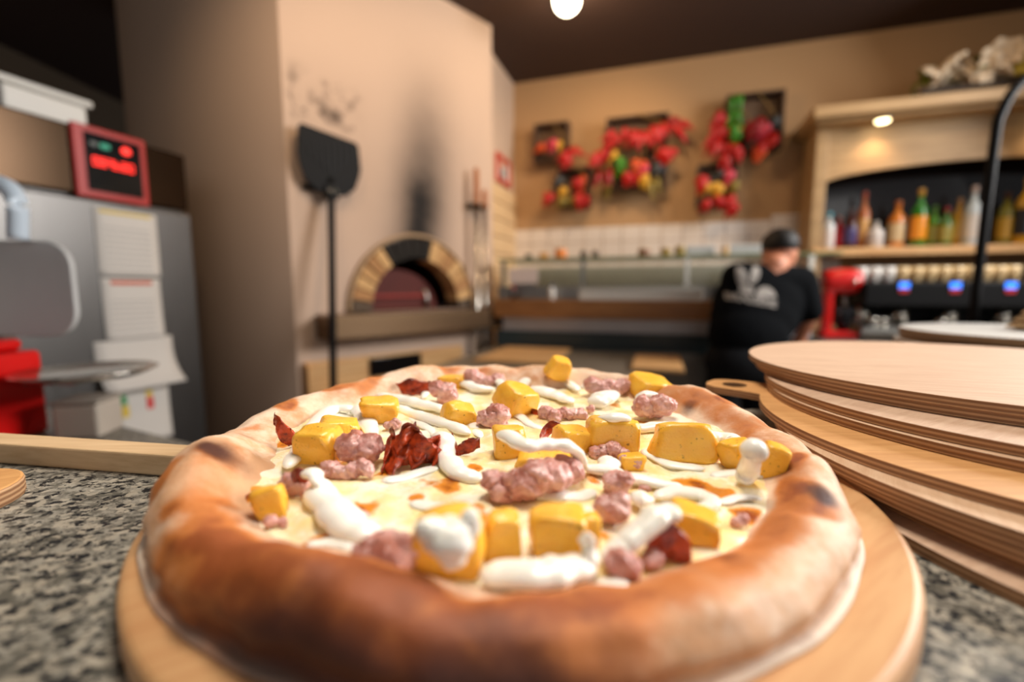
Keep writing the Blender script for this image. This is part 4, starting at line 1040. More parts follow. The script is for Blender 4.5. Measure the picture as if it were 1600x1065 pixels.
# jars and tubs on the glass shelf
jars = [(826, 0.045, 0.022, lin(70, 70, 62), 'small dark jar at the left of the glass shelf'), (850, 0.05, 0.03, lin(206, 150, 80), 'honey-coloured tub second along the glass shelf'),
        (876, 0.075, 0.04, lin(222, 128, 52), 'wide orange tub third along the glass shelf'), (912, 0.06, 0.022, lin(74, 54, 44), 'dark brown jar left of its twin on the glass shelf'), (930, 0.06, 0.022, lin(84, 62, 50), 'dark brown jar right of its twin on the glass shelf'),
        (1006, 0.06, 0.036, lin(126, 82, 58), 'brown tub in the middle of the glass shelf'), (1040, 0.06, 0.03, lin(150, 122, 48), 'olive-yellow tub, left of the olive pair'), (1062, 0.07, 0.03, lin(140, 116, 40), 'olive-yellow tub, right of the olive pair'), (1133, 0.06, 0.02, lin(206, 164, 110), 'slim beige jar near the cook on the glass shelf')]
for u, h, r, c, lab in jars:
    x, _ = D.on(u, 400, 0.2)
    o = thing('jar', lab, 'jar', D.w(x, 0.2, z_gl + 0.006), D.rot, 'jars on the glass shelf')
    m = plain('jar_content', c, 0.35)
    link('jar_body', sm(MB().lathe([(r * 0.9, 0), (r, 0.005), (r, h * 0.8), (r * 0.86, h * 0.86)], 20), 'jar_body'), m, o)
    link('lid', sm(MB().lathe([(r * 0.92, h * 0.86), (r * 0.95, h * 0.88), (r * 0.95, h), (r * 0.8, h * 1.02)], 20), 'lid'), plain('jar_lid', lin(214, 190, 160), 0.4), o)
for (u0, u1, lab) in ((1072, 1118, 'clear grey tray left of the cook on the glass shelf'), (1140, 1190, 'clear grey tray behind the cook on the glass shelf')):
    a, b = D.on(u0, 400, 0.2)[0], D.on(u1, 400, 0.2)[0]
    o = link('plastic_tray', MB().box(a, b, 0.24, 0.36, z_gl + 0.006, z_gl + 0.075), plain('grey_clear', lin(186, 188, 190), 0.3), bevel=0.006)
    tag(o, lab, 'tray', 'clear trays on the glass shelf'); o.matrix_world = D.M

# prep bench in front
be = thing('prep_bench', 'low steel prep bench with stone top before the topping counter', 'bench', D.o, D.rot)
BX1 = 0.90; BY0, BY1 = -0.95, -0.06
link('bench_top', MB().box(-0.02, BX1, BY0, BY1, 0.80, 0.84), plain('grey_striped_stone', lin(128, 116, 100), 0.35, var=0.3, scale=5), be, 'greyish stone top', bevel=0.004)
link('bench_body', MB().box(0.02, BX1 - 0.03, BY0 + 0.06, BY1, 0.1, 0.80), M['steel'], be)
for k in range(3):
    x = 0.04 + 0.28 * k
    dd = link('drawer', MB().box(x, x + 0.26, BY0 + 0.04, BY0 + 0.06, 0.15, 0.77), M['steel_bright'], be, bevel=0.005)
    link('handle', MB().box(x + 0.03, x + 0.23, BY0 + 0.02, BY0 + 0.04, 0.70, 0.715), M['black'], dd)
for (ua, ub, va, vb, lab) in ((768, 884, 540, 562, 'flat light wooden board at the left of the prep bench'), (1066, 1104, 558, 578, 'small wooden board at the right end of the prep bench')):
    pa, pb_, pc_, pd = at_z(ua, vb, 0.856), at_z(ub, vb, 0.856), at_z(ub, va, 0.856), at_z(ua, va, 0.856)
    A = [D.I @ q for q in (pa, pb_, pc_, pd)]
    x0_, x1_ = max(0.0, (A[0].x + A[3].x) / 2), min(BX1 - 0.01, (A[1].x + A[2].x) / 2); y0_, y1_ = max(BY0, min(q.y for q in A)), min(BY1 - 0.02, max(q.y for q in A))
    o = link('chopping_board', MB().box(x0_, x1_, y0_, y1_, 0.84, 0.858), M['pine'], bevel=0.004); tag(o, lab, 'board'); o.matrix_world = D.M

# ================================================================== PEPPER CRATES ON THE BACK WALL
pep_m = {k: plain('pepper_' + k, c, 0.4, var=0.15) for k, c in (('red', lin(178, 14, 8)), ('dark_red', lin(140, 8, 14)), ('orange', lin(200, 74, 22)), ('yellow', lin(214, 160, 50)), ('green', lin(60, 130, 20)), ('pink', lin(206, 64, 84)), ('olive', lin(140, 120, 50)), ('black', lin(36, 38, 38)))}
def pepper_mesh(ln, r, seed):
    n = 9; P = []; R = []
    for i in range(n):
        t_ = i / (n - 1); P.append((0.12 * ln * math.sin(t_ * 2.2 + seed), 0.08 * ln * math.sin(t_ * 1.7 + seed * 2), -ln * t_)); R.append(r * (0.55 + 0.6 * math.sin(PI * min(1, t_ * 1.1 + 0.18))) * (1 - 0.72 * t_ ** 2.2))
    return sm(MB().tube(P, R, 9), 'pepper')
PEP = [pepper_mesh(0.13, 0.026, 1), pepper_mesh(0.10, 0.032, 2.2), pepper_mesh(0.15, 0.022, 3.6)]
PM = {}
def pepper(parent, x, y, z, col, kind, roll, tilt=0.0, sc=1.0):
    if (kind, col) not in PM:
        me = PEP[kind].copy(); me.materials.clear(); me.materials.append(pep_m[col]); PM[(kind, col)] = me
    o = bpy.data.objects.new('pepper', PM[(kind, col)]); COL.objects.link(o); o.parent = parent
    o.location = (x, y, z); o.rotation_euler = (tilt, roll, 0); o.scale = (sc,) * 3
    return o
def crate(label, glabel, u0, v0, u1, v1, peps, slats=4):
    x0, z1 = D.on(u0, v0, YB - 0.1); x1, z0 = D.on(u1, v1, YB - 0.1); w, h = x1 - x0, z1 - z0; dep = 0.12
    o = thing('wall_crate', label, 'crate', D.w(x0, YB, z0), D.rot, 'wooden crates hung on the back wall')
    t_ = 0.014
    link('side_panel', MB().box(0, t_, -dep, -0.001, 0, h), M['dark_wood'], o, bevel=0.002)
    link('side_panel', MB().box(w - t_, w, -dep, -0.001, 0, h), M['dark_wood'], o, bevel=0.002)
    link('top_panel', MB().box(t_, w - t_, -dep, -0.001, h - t_, h), M['dark_wood'], o, bevel=0.002)
    link('bottom_panel', MB().box(t_, w - t_, -dep, -0.001, 0, t_), M['dark_wood'], o, bevel=0.002)
    bs = (h - 2 * t_) / slats
    for k in range(slats): link('back_slat', MB().box(t_, w - t_, -0.012, -0.001, t_ + bs * k + 0.004, t_ + bs * (k + 1) - 0.004), pc('grey_brown_slat', lin(112, 86, 64), 0.8), o)
    g = thing('pepper_garland', glabel, 'garland', D.w(x0, YB, z0), D.rot, 'pepper garlands on the wall crates')
    rr = random.Random(int(u0)); strs = []
    for (u, v, n, col, kind, spread, roll) in peps:
        x, z = D.on(u, v, YB - 0.16); x -= x0; z -= z0
        strs.append((x, z))
        for k in range(n):
            pepper(g, x + rr.uniform(-1, 1) * spread, -0.165 + rr.uniform(-0.02, 0.02), z + rr.uniform(-0.5, 0.5) * spread + 0.05, col, kind, roll + rr.uniform(-0.5, 0.5), rr.uniform(-0.3, 0.3), rr.uniform(0.8, 1.1))
    # the cord that carries them
    strs.sort(); pts = [(strs[0][0], -0.14, strs[0][1] + 0.05)] + [(a, -0.142, b + 0.05) for a, b in strs[1:]] + [(w * 0.5, -0.125, h + 0.004)]
    if len(pts) > 2: link('cord', sm(MB().tube(catmull(pts, 5), 0.004, 6), 'cord'), pc('raffia', lin(150, 118, 66), 0.9), g)
    return o
crate('small dark crate highest at the left of the back wall', 'short red pepper string across the upper left crate', 835, 195, 888, 252,
      [(848, 238, 3, 'orange', 1, 0.03, 0.8), (862, 232, 2, 'pink', 1, 0.02, 0), (872, 232, 1, 'yellow', 1, 0.01, 0), (878, 250, 5, 'red', 0, 0.05, 0.3), (892, 240, 2, 'red', 2, 0.03, -0.8)])
crate('small crate below and right of the upper left crate', 'red and yellow pepper bunches on the lower left crate', 872, 264, 922, 322,
      [(858, 314, 5, 'red', 1, 0.035, 0.2), (880, 306, 2, 'yellow', 1, 0.03, 0), (886, 318, 2, 'olive', 1, 0.03, 0), (874, 285, 3, 'black', 0, 0.04, 0), (912, 284, 2, 'orange', 2, 0.02, 0), (900, 290, 2, 'red', 1, 0.02, 0), (908, 318, 6, 'red', 1, 0.045, 0)])
crate('largest crate at the middle of the back wall', 'long red pepper garland with green peppers on the middle crate', 948, 186, 1042, 292,
      [(960, 218, 6, 'red', 0, 0.06, 0.4), (936, 250, 6, 'red', 0, 0.05, 0.1), (942, 278, 4, 'dark_red', 0, 0.04, 0), (966, 262, 7, 'green', 2, 0.07, 0), (964, 246, 2, 'yellow', 2, 0.03, 0), (984, 216, 3, 'red', 0, 0.03, 0.2), (996, 220, 5, 'red', 0, 0.04, 0), (1010, 218, 5, 'red', 0, 0.04, -0.2), (1024, 208, 5, 'red', 0, 0.05, -0.4),
       (1038, 200, 4, 'dark_red', 0, 0.05, -0.6), (1052, 210, 5, 'red', 0, 0.05, -0.8), (1048, 248, 6, 'red', 1, 0.05, 0.3), (994, 262, 4, 'orange', 1, 0.05, 0), (988, 282, 5, 'red', 1, 0.05, 0), (1004, 268, 3, 'pink', 1, 0.05, 0), (1000, 290, 2, 'yellow', 1, 0.04, 0), (1024, 262, 4, 'black', 0, 0.05, 0), (1026, 288, 3, 'olive', 2, 0.04, 0), (950, 290, 2, 'olive', 2, 0.03, 0)], 5)
crate('tall crate highest at the right of the back wall', 'red strings with one green bunch on the right crate', 1136, 150, 1222, 232,
      [(1132, 190, 5, 'red', 0, 0.05, 0.5), (1124, 212, 7, 'red', 0, 0.06, 0.2), (1122, 236, 7, 'red', 0, 0.06, 0), (1130, 250, 4, 'red', 0, 0.04, 0), (1154, 160, 3, 'green', 2, 0.02, 0.1), (1156, 184, 4, 'green', 2, 0.03, 0), (1150, 212, 4, 'green', 1, 0.05, 0), (1150, 210, 1, 'yellow', 1, 0.02, 0), (1152, 246, 4, 'red', 1, 0.04, 0),
       (1178, 208, 6, 'dark_red', 1, 0.07, 0), (1196, 196, 4, 'dark_red', 0, 0.05, 0.5), (1192, 212, 3, 'pink', 1, 0.04, 0), (1206, 224, 4, 'red', 1, 0.05, 0.6), (1214, 196, 4, 'black', 0, 0.05, 0), (1178, 240, 3, 'red', 1, 0.04, 0), (1184, 244, 3, 'orange', 1, 0.03, 0)], 5)
crate('small crate below the tall right crate', 'short red and yellow garland on the lower right crate', 1090, 258, 1150, 318,
      [(1100, 292, 5, 'red', 1, 0.05, 0), (1114, 302, 4, 'yellow', 1, 0.045, 0), (1120, 288, 3, 'black', 1, 0.05, 1.2), (1136, 280, 2, 'pink', 1, 0.02, 0), (1142, 298, 2, 'olive', 1, 0.03, 0), (1102, 324, 2, 'red', 1, 0.02, 0), (1130, 320, 4, 'red', 1, 0.05, 0), (1140, 330, 5, 'red', 1, 0.05, 0)])

# ================================================================== BAR CABINET AT THE RIGHT
CY = 0.70                                   # cabinet front in D
xc0 = D.on(1283, 300, CY)[0]; xc1 = 4.3
z_top = D.on(1290, 178, CY)[1]; z_cr = D.on(1290, 200, CY)[1]; z_sh = D.on(1300, 388, CY)[1]
cab = thing('bar_cabinet', 'cream painted wall cabinet with an arched opening full of bottles', 'cabinet', D.o, D.rot)
pw = 0.07
link('post', MB().box(xc0 - 0.045, xc0 + pw - 0.045, CY, CY + 0.30, z_sh - 0.45, z_cr), M['cream'], cab, bevel=0.006)
xp2 = xc0 + 1.62
link('post', MB().box(xp2, xp2 + pw, CY, CY + 0.30, z_sh - 0.45, z_cr), M['cream'], cab, bevel=0.006)
link('crown', MB().box(xc0 - 0.11, xc1, CY - 0.16, CY + 0.314, z_cr + 0.02, z_top).box(xc0 - 0.08, xc1, CY - 0.10, CY + 0.314, z_cr, z_cr + 0.02), M['cream'], cab, 'projecting cornice', bevel=0.006)
link('shelf', MB().box(xc0 - 0.03, xc1, CY - 0.03, CY + 0.30, z_sh - 0.05, z_sh), M['pine'], cab, 'wooden bottle shelf', bevel=0.004)
# arched header
za0 = D.on(1300, 282, CY)[1]; za1 = D.on(1440, 252, CY)[1]
def header(xa, xb):
    n = 24; vs = []; fs = []; mb = MB()
    for i in range(n + 1):
        t_ = i / n; x = xa + (xb - xa) * t_; z = za0 + (za1 - za0) * (1 - (2 * t_ - 1) ** 2) ** 0.7
        for y in (CY + 0.03, CY + 0.055):
            vs += [(x, y, z), (x, y, z_cr)]
    for i in range(n):
        a = i * 4; b = a + 4
        fs += [(a, b, b + 1, a + 1), (a + 2, a + 3, b + 3, b + 2), (a, a + 2, b + 2, b), (a + 1, b + 1, b + 3, a + 3)]
    return mb.raw(vs, fs)
link('arched_header', header(xc0 + pw - 0.045, xp2), M['cream'], cab)
link('arched_header', header(xp2 + pw, xp2 + pw + 1.2), M['cream'], cab)
link('mirror_back', MB().box(xc0, xc1, CY + 0.26, CY + 0.30, z_sh, z_cr), NT('dark_mirror').set(Base_Color=(0.012, 0.010, 0.010, 1), Roughness=0.08, Specular_IOR_Level=0.6).m, cab, 'black glossy back panel')
xl, zl = D.on(1376, 211, CY - 0.05)
spot_glow = plain('spot_glow', (1, 0.85, 0.5, 1), 0.5, emit=(1, 0.80, 0.42, 1), estr=9)
for k in range(2):
    x = xl + 0.85 * k
    sp = link('spot_ring', sm(MB().lathe([(0.05, 0), (0.052, -0.006), (0.04, -0.008), (0.036, -0.002)], 24, Matrix.Translation((x, CY - 0.06, z_cr))), 'ring'), M['steel_bright'], cab)
    link('spot_lens', sm(MB().ball((x, CY - 0.06, z_cr - 0.006), (0.036, 0.036, 0.014), 2), 'lens'), spot_glow, sp)
    q = D.w(x, CY - 0.06, z_cr - 0.03); lamp('cabinet_spot', 'SPOT', q, 4, WARM, 0.03, (q.x, q.y + 0.12, 1.0), spot=120, blend=0.8)

def pcol(n, r, g, b): return pc(n, lin(r, g, b), 0.15)
BOT = [(1293, 0.24, 0.034, (206, 210, 214), (90, 170, 190), (220, 214, 212), 'clear bottle with a teal cap, first on the left'), (1309, 0.22, 0.030, (170, 24, 30), (196, 140, 130), (200, 30, 34), 'red bottle beside the teal-capped one'),
       (1327, 0.26, 0.036, (64, 22, 18), (60, 40, 36), (70, 60, 110), 'dark wine-red bottle with a bluish label'), (1345, 0.37, 0.034, (170, 92, 36), (150, 60, 26), (212, 160, 92), 'tall amber bottle with rusty neck'),
       (1366, 0.17, 0.044, (206, 200, 196), (190, 186, 180), None, 'short white ceramic bottle'), (1398, 0.30, 0.044, (204, 120, 36), (176, 96, 34), (206, 182, 140), 'squat orange liqueur bottle with a pale label'),
       (1432, 0.36, 0.040, (34, 110, 26), (190, 140, 50), (232, 150, 40), 'green bottle with a bright orange label'), (1455, 0.26, 0.034, (80, 140, 30), (70, 110, 30), (160, 160, 70), 'light green bottle right of the orange-labelled one'),
       (1474, 0.24, 0.034, (60, 100, 30), (140, 30, 30), (150, 140, 70), 'dark green bottle with a red cap'), (1493, 0.30, 0.036, (190, 140, 40), (150, 110, 70), (206, 160, 60), 'golden yellow bottle left of the clear one'),
       (1514, 0.36, 0.040, (190, 200, 204), (190, 170, 160), (216, 206, 196), 'clear tall bottle just left of the black post'), (1566, 0.32, 0.042, (120, 116, 40), (80, 50, 30), (190, 150, 50), 'olive bottle just right of the black post'), (1596, 0.40, 0.046, (196, 150, 30), (190, 150, 40), (30, 32, 36), 'yellow bottle with a dark label at the right edge')]
for i, (u, h, r, b, c, l_, lab) in enumerate(BOT):
    yb = CY + 0.10 + 0.05 * (i % 2)
    x, _ = D.on(u, 386, yb)
    bottle('bottle', lab, 'bottle', D.w(x, yb, z_sh), h, r, pcol('glass_%d' % i, *b), pcol('cap_%d' % i, *c), lab=pcol('label_%d' % i, *l_) if l_ else None, grp='bottles on the cabinet shelf', rot=D.rot)

# flowers on the cornice
fl = thing('flower_trough', 'trough of white and orange flowers on top of the cream cabinet', 'flowers', D.w(0, 0, 0), D.rot)
xf0 = D.on(1425, 165, CY)[0]; xf1 = xf0 + 1.35
link('trough', MB().box(xf0, xf1, CY - 0.10, CY + 0.12, z_top, z_top + 0.06), pc('dark_trough', lin(52, 40, 30), 0.8), fl, bevel=0.01)
petal_m = [plain('white_petals', lin(226, 206, 178), 0.7), plain('orange_petals', lin(222, 150, 84), 0.7), plain('yellow_petals', lin(208, 184, 70), 0.7)]
def flower_mesh(seed):
    mb = MB()
    for k in range(7):
        a = 2 * PI * k / 7; Mx = Matrix.Rotation(a, 3, 'Z') @ Matrix.Rotation(0.5, 3, 'Y')
        mb.ball(Vector((math.cos(a), math.sin(a), 0.2)) * 0.035, (0.035, 0.022, 0.008), 2, None, Mx)
    mb.ball((0, 0, 0.008), 0.02, 2); return sm(mb, 'flower')
FM = []
for m in petal_m:
    me = flower_mesh(0); me.materials.append(m); FM.append(me)
rr = random.Random(3)
for k in range(52):
    t_ = k / 51; x = xf0 + 0.04 + (xf1 - xf0 - 0.08) * t_
    o = bpy.data.objects.new('flower', FM[0 if t_ < 0.25 or rr.random() < 0.4 else (1 if rr.random() < 0.6 else 2)]); COL.objects.link(o); o.parent = fl
    o.location = (x, CY - 0.08 + rr.uniform(-0.06, 0.12), z_top + 0.09 + rr.uniform(0, 0.10) + 0.10 * sstep(t_, 0.1, 0.6) * rr.random()); o.rotation_euler = (rr.uniform(0.2, 1.2), rr.uniform(-0.5, 0.5), rr.uniform(0, 6)); s = rr.uniform(0.9, 1.5); o.scale = (s, s, s)
lf = MB().raw([(0, 0, 0), (0.03, 0.03, 0.012), (0.025, 0.075, 0.01), (0, 0.12, -0.01), (-0.025, 0.075, 0.01), (-0.03, 0.03, 0.012), (0, 0.05, 0.0)], [(0, 1, 6), (1, 2, 6), (2, 3, 6), (3, 4, 6), (4, 5, 6), (5, 0, 6)]).mesh('leaf', True)
lf.materials.append(plain('leaf_green', lin(112, 116, 40), 0.5, var=0.3))
for k in range(60):
    o = bpy.data.objects.new('leaf', lf); COL.objects.link(o); o.parent = fl; t_ = rr.random()
    o.location = (xf0 + (xf1 - xf0) * t_, CY - 0.02 + rr.uniform(-0.10, 0.12), z_top + 0.05 + rr.uniform(0, 0.14)); o.rotation_euler = (rr.uniform(-0.3, 1.3), rr.uniform(-0.6, 0.6), rr.uniform(0, 6)); s = rr.uniform(0.8, 1.5); o.scale = (s, s, s)

# bar counter, coffee machine, mixer, cups
BZ = D.on(1380, 533, 0.06)[1]
bc = thing('bar_counter', 'dark bar counter with a steel edge under the coffee machine', 'counter', D.o, D.rot)
XB0 = XE + 0.02
link('bar_top', MB().box(XB0, 4.2, 0.0, 0.66, BZ - 0.04, BZ), M['steel'], bc, bevel=0.004)
link('bar_base', MB().box(XB0 + 0.03, 4.2, 0.04, 0.66, 0.0, BZ - 0.04), M['black'], bc)
xm0 = D.on(1345, 470, 0.15)[0]; zm1 = D.on(1400, 440, 0.15)[1]
cm = thing('coffee_machine', 'wide black espresso machine with small blue displays', 'coffee machine', D.w(xm0, 0.15, BZ), D.rot)
MW, MH = 1.9, zm1 - BZ
link('body', MB().box(0.0, MW, 0.14, 0.46, 0.05, MH), M['black'], cm, bevel=0.012)
link('top_panel', MB().box(0.0, MW, -0.04, 0.46, MH - 0.13, MH), M['black'], cm, bevel=0.012)
link('drip_tray', MB().box(0.0, MW, -0.04, 0.14, 0.03, 0.07), M['steel'], cm, bevel=0.004)
for x in (0.06, MW - 0.06): link('foot', sm(MB().lathe([(0.03, 0), (0.03, 0.05)], 14, Matrix.Translation((x, 0.2, 0))), 'foot'), M['iron'], cm)
EM_B = emit('blue_led', (0.03, 0.22, 1.0, 1), 1.6); EM_R2 = emit('red_strip', (0.4, 0.02, 0.03, 1), 0.4)
for u in (1350, 1413, 1493, 1580):
    x, z = D.on(u, 446, 0.11); x -= xm0; z -= BZ
    g = link('group_head', sm(MB().lathe([(0.032, 0.10), (0.036, 0.12), (0.036, MH - 0.13)], 18, Matrix.Translation((x + 0.03, 0.05, 0))), 'group_head'), M['steel_bright'], cm)
    if u > 1380:
        link('display', MB().box(x - 0.022, x + 0.022, -0.043, -0.04, z - 0.014, z + 0.016), EM_B, cm, 'small lit blue display')
        link('display', MB().box(x - 0.020, x + 0.020, -0.043, -0.04, z - 0.036, z - 0.016), EM_R2, cm, 'dim red strip under the blue display')
    pf_ = link('portafilter', sm(MB().lathe([(0.030, 0.075), (0.036, 0.08), (0.036, 0.10)], 18, Matrix.Translation((x + 0.03, 0.05, 0))), 'pf'), M['steel'], cm)
    link('handle', sm(MB().tube([(x + 0.03, 0.02, 0.09), (x + 0.03, -0.10, 0.085)], [0.010, 0.014], 10), 'h'), M['black'], pf_)
for u, v in ((1362, 506), (1374, 510), (1452, 490)):
    x, z = D.on(u, v, 0.02)
for k, (u, lab) in enumerate(((1361, 'small steel jug under the left spout of the coffee machine'), (1376, 'small steel jug just right of the leftmost jug'), (1468, 'small steel jug under the middle of the coffee machine'))):
    x, _ = D.on(u, 515, 0.17); o = thing('milk_jug', lab, 'jug', D.w(x, 0.17, BZ + 0.07), D.rot, 'steel jugs on the drip tray')
    link('jug_body', sm(MB().lathe([(0.028, 0), (0.031, 0.004), (0.028, 0.04), (0.024, 0.055), (0.022, 0.052), (0.0, 0.01)], 18), 'jug_body'), M['steel_bright'], o)
    link('handle', sm(MB().tube(catmull([(0.027, 0, 0.048), (0.045, 0, 0.04), (0.045, 0, 0.018), (0.030, 0, 0.012)], 5), 0.003, 8), 'handle'), M['steel_bright'], o)
WC = pc('white_china', lin(226, 222, 216), 0.2); BC = pc('beige_china', lin(214, 186, 140), 0.25)
for k in range(12):
    u = 1343 + 21.5 * k
    x, _ = D.on(u, 432, 0.36)
    first = ('white' if k < 3 else 'beige')
    lab = {0: 'white cup, leftmost of the row on the coffee machine', 1: 'white cup, second from left on the coffee machine', 2: 'white cup, third from left on the coffee machine', 3: 'beige cup right beside the three white cups'}.get(k, 'beige cup number %s along the row from the three white cups' % ['', '', '', '', 'two', 'three', 'four', 'five', 'six', 'seven', 'eight', 'nine'][k])
    o = thing('cup', lab, 'cup', D.w(x, 0.36, BZ + MH), D.rot, 'cups on top of the coffee machine')
    link('cup_body', sm(MB().lathe([(0.022, 0), (0.026, 0.003), (0.035, 0.045), (0.036, 0.085), (0.033, 0.085), (0.031, 0.045), (0.0, 0.01)], 20), 'cup_body'), WC if k < 3 else BC, o)
    link('handle', sm(MB().tube(catmull([(0.0, -0.034, 0.07), (0.0, -0.055, 0.062), (0.0, -0.055, 0.04), (0.0, -0.034, 0.035)], 5), 0.004, 8), 'handle'), WC if k < 3 else BC, o)
# stand mixer
xr0, zr0 = D.on(1284, 528, 0.16); xr1 = D.on(1338, 528, 0.16)[0]; zrt = D.on(1310, 421, 0.16)[1]; zrm = D.on(1310, 459, 0.16)[1]
mxr = thing('stand_mixer', 'bright red stand mixer on the bar beside the cook', 'mixer', D.w((xr0 + xr1) / 2, 0.20, BZ), D.rot)
hw = (xr1 - xr0) / 2; hh = zrt - BZ; hm_ = zrm - BZ
hdm = MB()
P = [(-hw * 0.98, 0, (hh + hm_) / 2 - 0.005), (-hw * 0.7, 0, (hh + hm_) / 2), (0, 0, (hh + hm_) / 2 + 0.004), (hw * 0.7, 0, (hh + hm_) / 2), (hw, 0, (hh + hm_) / 2 - 0.004)]
hr = (hh - hm_) / 2
link('motor_head', sm(hdm.tube(catmull(P, 5), [hr * (0.75 + 0.3 * math.sin(PI * (0.2 + 0.62 * i / 20))) for i in range(21)], 18), 'motor_head'), M['red'], mxr)
link('column', MB().box(-hw * 0.95, -hw * 0.42, -0.045, 0.045, 0.02, hm_ + 0.03), M['red'], mxr, bevel=0.018, seg=3)
link('base', MB().box(-hw, hw, -0.07, 0.07, 0.0, 0.04), M['red'], mxr, bevel=0.014, seg=3)
link('bowl', sm(MB().lathe([(0.02, 0.042), (0.03, 0.05), (hw * 0.55, 0.11), (hw * 0.62, hm_ - 0.06), (hw * 0.58, hm_ - 0.06), (hw * 0.5, 0.11), (0.0, 0.06)], 22, Matrix.Translation((hw * 0.33, 0, 0))), 'bowl'), plain('dark_steel_bowl', lin(50, 50, 54), 0.25, 0.9), mxr)
link('beater_shaft', sm(MB().tube([(hw * 0.33, 0, 0.12), (hw * 0.33, 0, hm_ + 0.02)], 0.010, 10), 'shaft'), M['steel'], mxr)
link('knob', sm(MB().ball((hw * 0.55, -hr * 0.95, (hh + hm_) / 2), 0.014, 2), 'knob'), M['steel_bright'], mxr)

# black post with a bent arm
q0 = D.M @ Vector((D.on(1521, 478, -0.12)[0], -0.12, 0))
YP = 1.75
pb0 = at_y(1520, 500, YP); pt0 = at_y(1552, 235, YP); pt1 = at_y(1566, 172, YP); pt2 = at_y(1600, 125, YP); pt3 = at_y(1680, 80, YP)
po = thing('black_post', 'slim black metal post with a bent arm at the right', 'post', (pb0.x, pb0.y, 0))
off = Vector((pb0.x, pb0.y, 0))
path = [Vector((pb0.x, pb0.y, 0.02)), pb0, pt0, pt1, pt2, pt3]
link('tube', sm(MB().tube([p - off for p in path[:2]] + [p - off for p in catmull(path[1:], 6)][1:], 0.016, 12), 'tube'), M['black'], po)
link('base_plate', sm(MB().lathe([(0.11, 0), (0.11, 0.012), (0.03, 0.022)], 24), 'base_plate'), M['black'], po)

# ceiling globe
q = at_y(886, 0, 2.78)
gl_ = thing('ceiling_light', 'round glowing globe light hanging from the dark ceiling', 'light', (q.x, q.y, CEIL))
dz = q.z - CEIL
link('globe', sm(MB().ball((0, 0, dz), 0.075, 3), 'globe'), plain('glowing_globe', (1, 0.9, 0.7, 1), 0.4, emit=(1, 0.86, 0.62, 1), estr=14), gl_)
link('stem', sm(MB().tube([(0, 0, dz + 0.07), (0, 0, 0.0)], 0.008, 8), 'stem'), M['black'], gl_)

# ================================================================== THE COOK
PYY = 2.20
def pp(u, v, y=PYY): return at_y(u, v, y)
def capsule(mb, a, b, ra, rb, n=6, seg=14, sq=1.0):
    a, b = Vector(a), Vector(b); P = []; R = []
    d = (b - a); L = d.length; d.normalize()
    for i in range(5):
        t_ = PI / 2 * (1 - i / 4); P.append(a - d * (ra * math.sin(t_))); R.append(max(0.002, ra * math.cos(t_)))
    for i in range(1, n): P.append(a + d * (L * i / n)); R.append(ra + (rb - ra) * i / n)
    for i in range(5):
        t_ = PI / 2 * i / 4; P.append(b + d * (rb * math.sin(t_))); R.append(max(0.002, rb * math.cos(t_)))
    return mb.tube(P, R, seg, sq)
hips = Vector((pp(1158, 575).x + 0.02, PYY + 0.02, 0.86)); 
neck = pp(1208, 410, PYY + 0.06); head = pp(1221, 392, PYY + 0.10); shL = pp(1152, 434, PYY + 0.06); shR = pp(1250, 440, PYY + 0.06)
elL = Vector((shL.x + 0.02, shL.y + 0.10, shL.z - 0.27)); elR = pp(1266, 492, PYY + 0.03)
wrR = pp(1252, 524, PYY + 0.08); wrL = Vector((elL.x + 0.16, elL.y + 0.02, elL.z - 0.13))
man = thing('person', 'cook with dark hair in a black printed T-shirt, back turned, bending forward', 'person', (hips.x, hips.y, 0))
org = Vector((hips.x, hips.y, 0))
def L_(p): return Vector(p) - org
body = MB()
chest = (shL + shR) / 2 + Vector((-0.025, 0.02, -0.10)); waist = hips + Vector((0.015, 0, 0.14))
def torso(mb, k, nk=0.0):
    mb.ball(L_(chest) + Vector((0, 0.0, -0.02)), (0.225 * k, 0.125 * k, 0.185 * k), 3)
    mb.ball(L_((chest + waist) / 2), (0.205 * k, 0.118 * k, 0.17 * k), 3)
    mb.ball(L_(waist), (0.185 * k, 0.115 * k, 0.15 * k), 3)
    capsule(mb, L_(shL) + Vector((0.02, 0, 0)), L_(shR) - Vector((0.02, 0, 0)), 0.075 * k, 0.075 * k)
    capsule(mb, L_(chest) + Vector((0.0, 0, 0.04)), L_(neck) - Vector((0, 0.01, 0.02 + nk)), 0.12 * k, 0.065 * k)
torso(body, 0.95)
body.ball(L_(hips), (0.155, 0.105, 0.12), 3)
capsule(body, L_(neck) - Vector((0, 0.02, 0.03)), L_(head) - Vector((0, 0.0, 0.03)), 0.052, 0.05)
body.ball(L_(head) + Vector((0, 0.012, -0.005)), (0.073, 0.088, 0.105), 3)
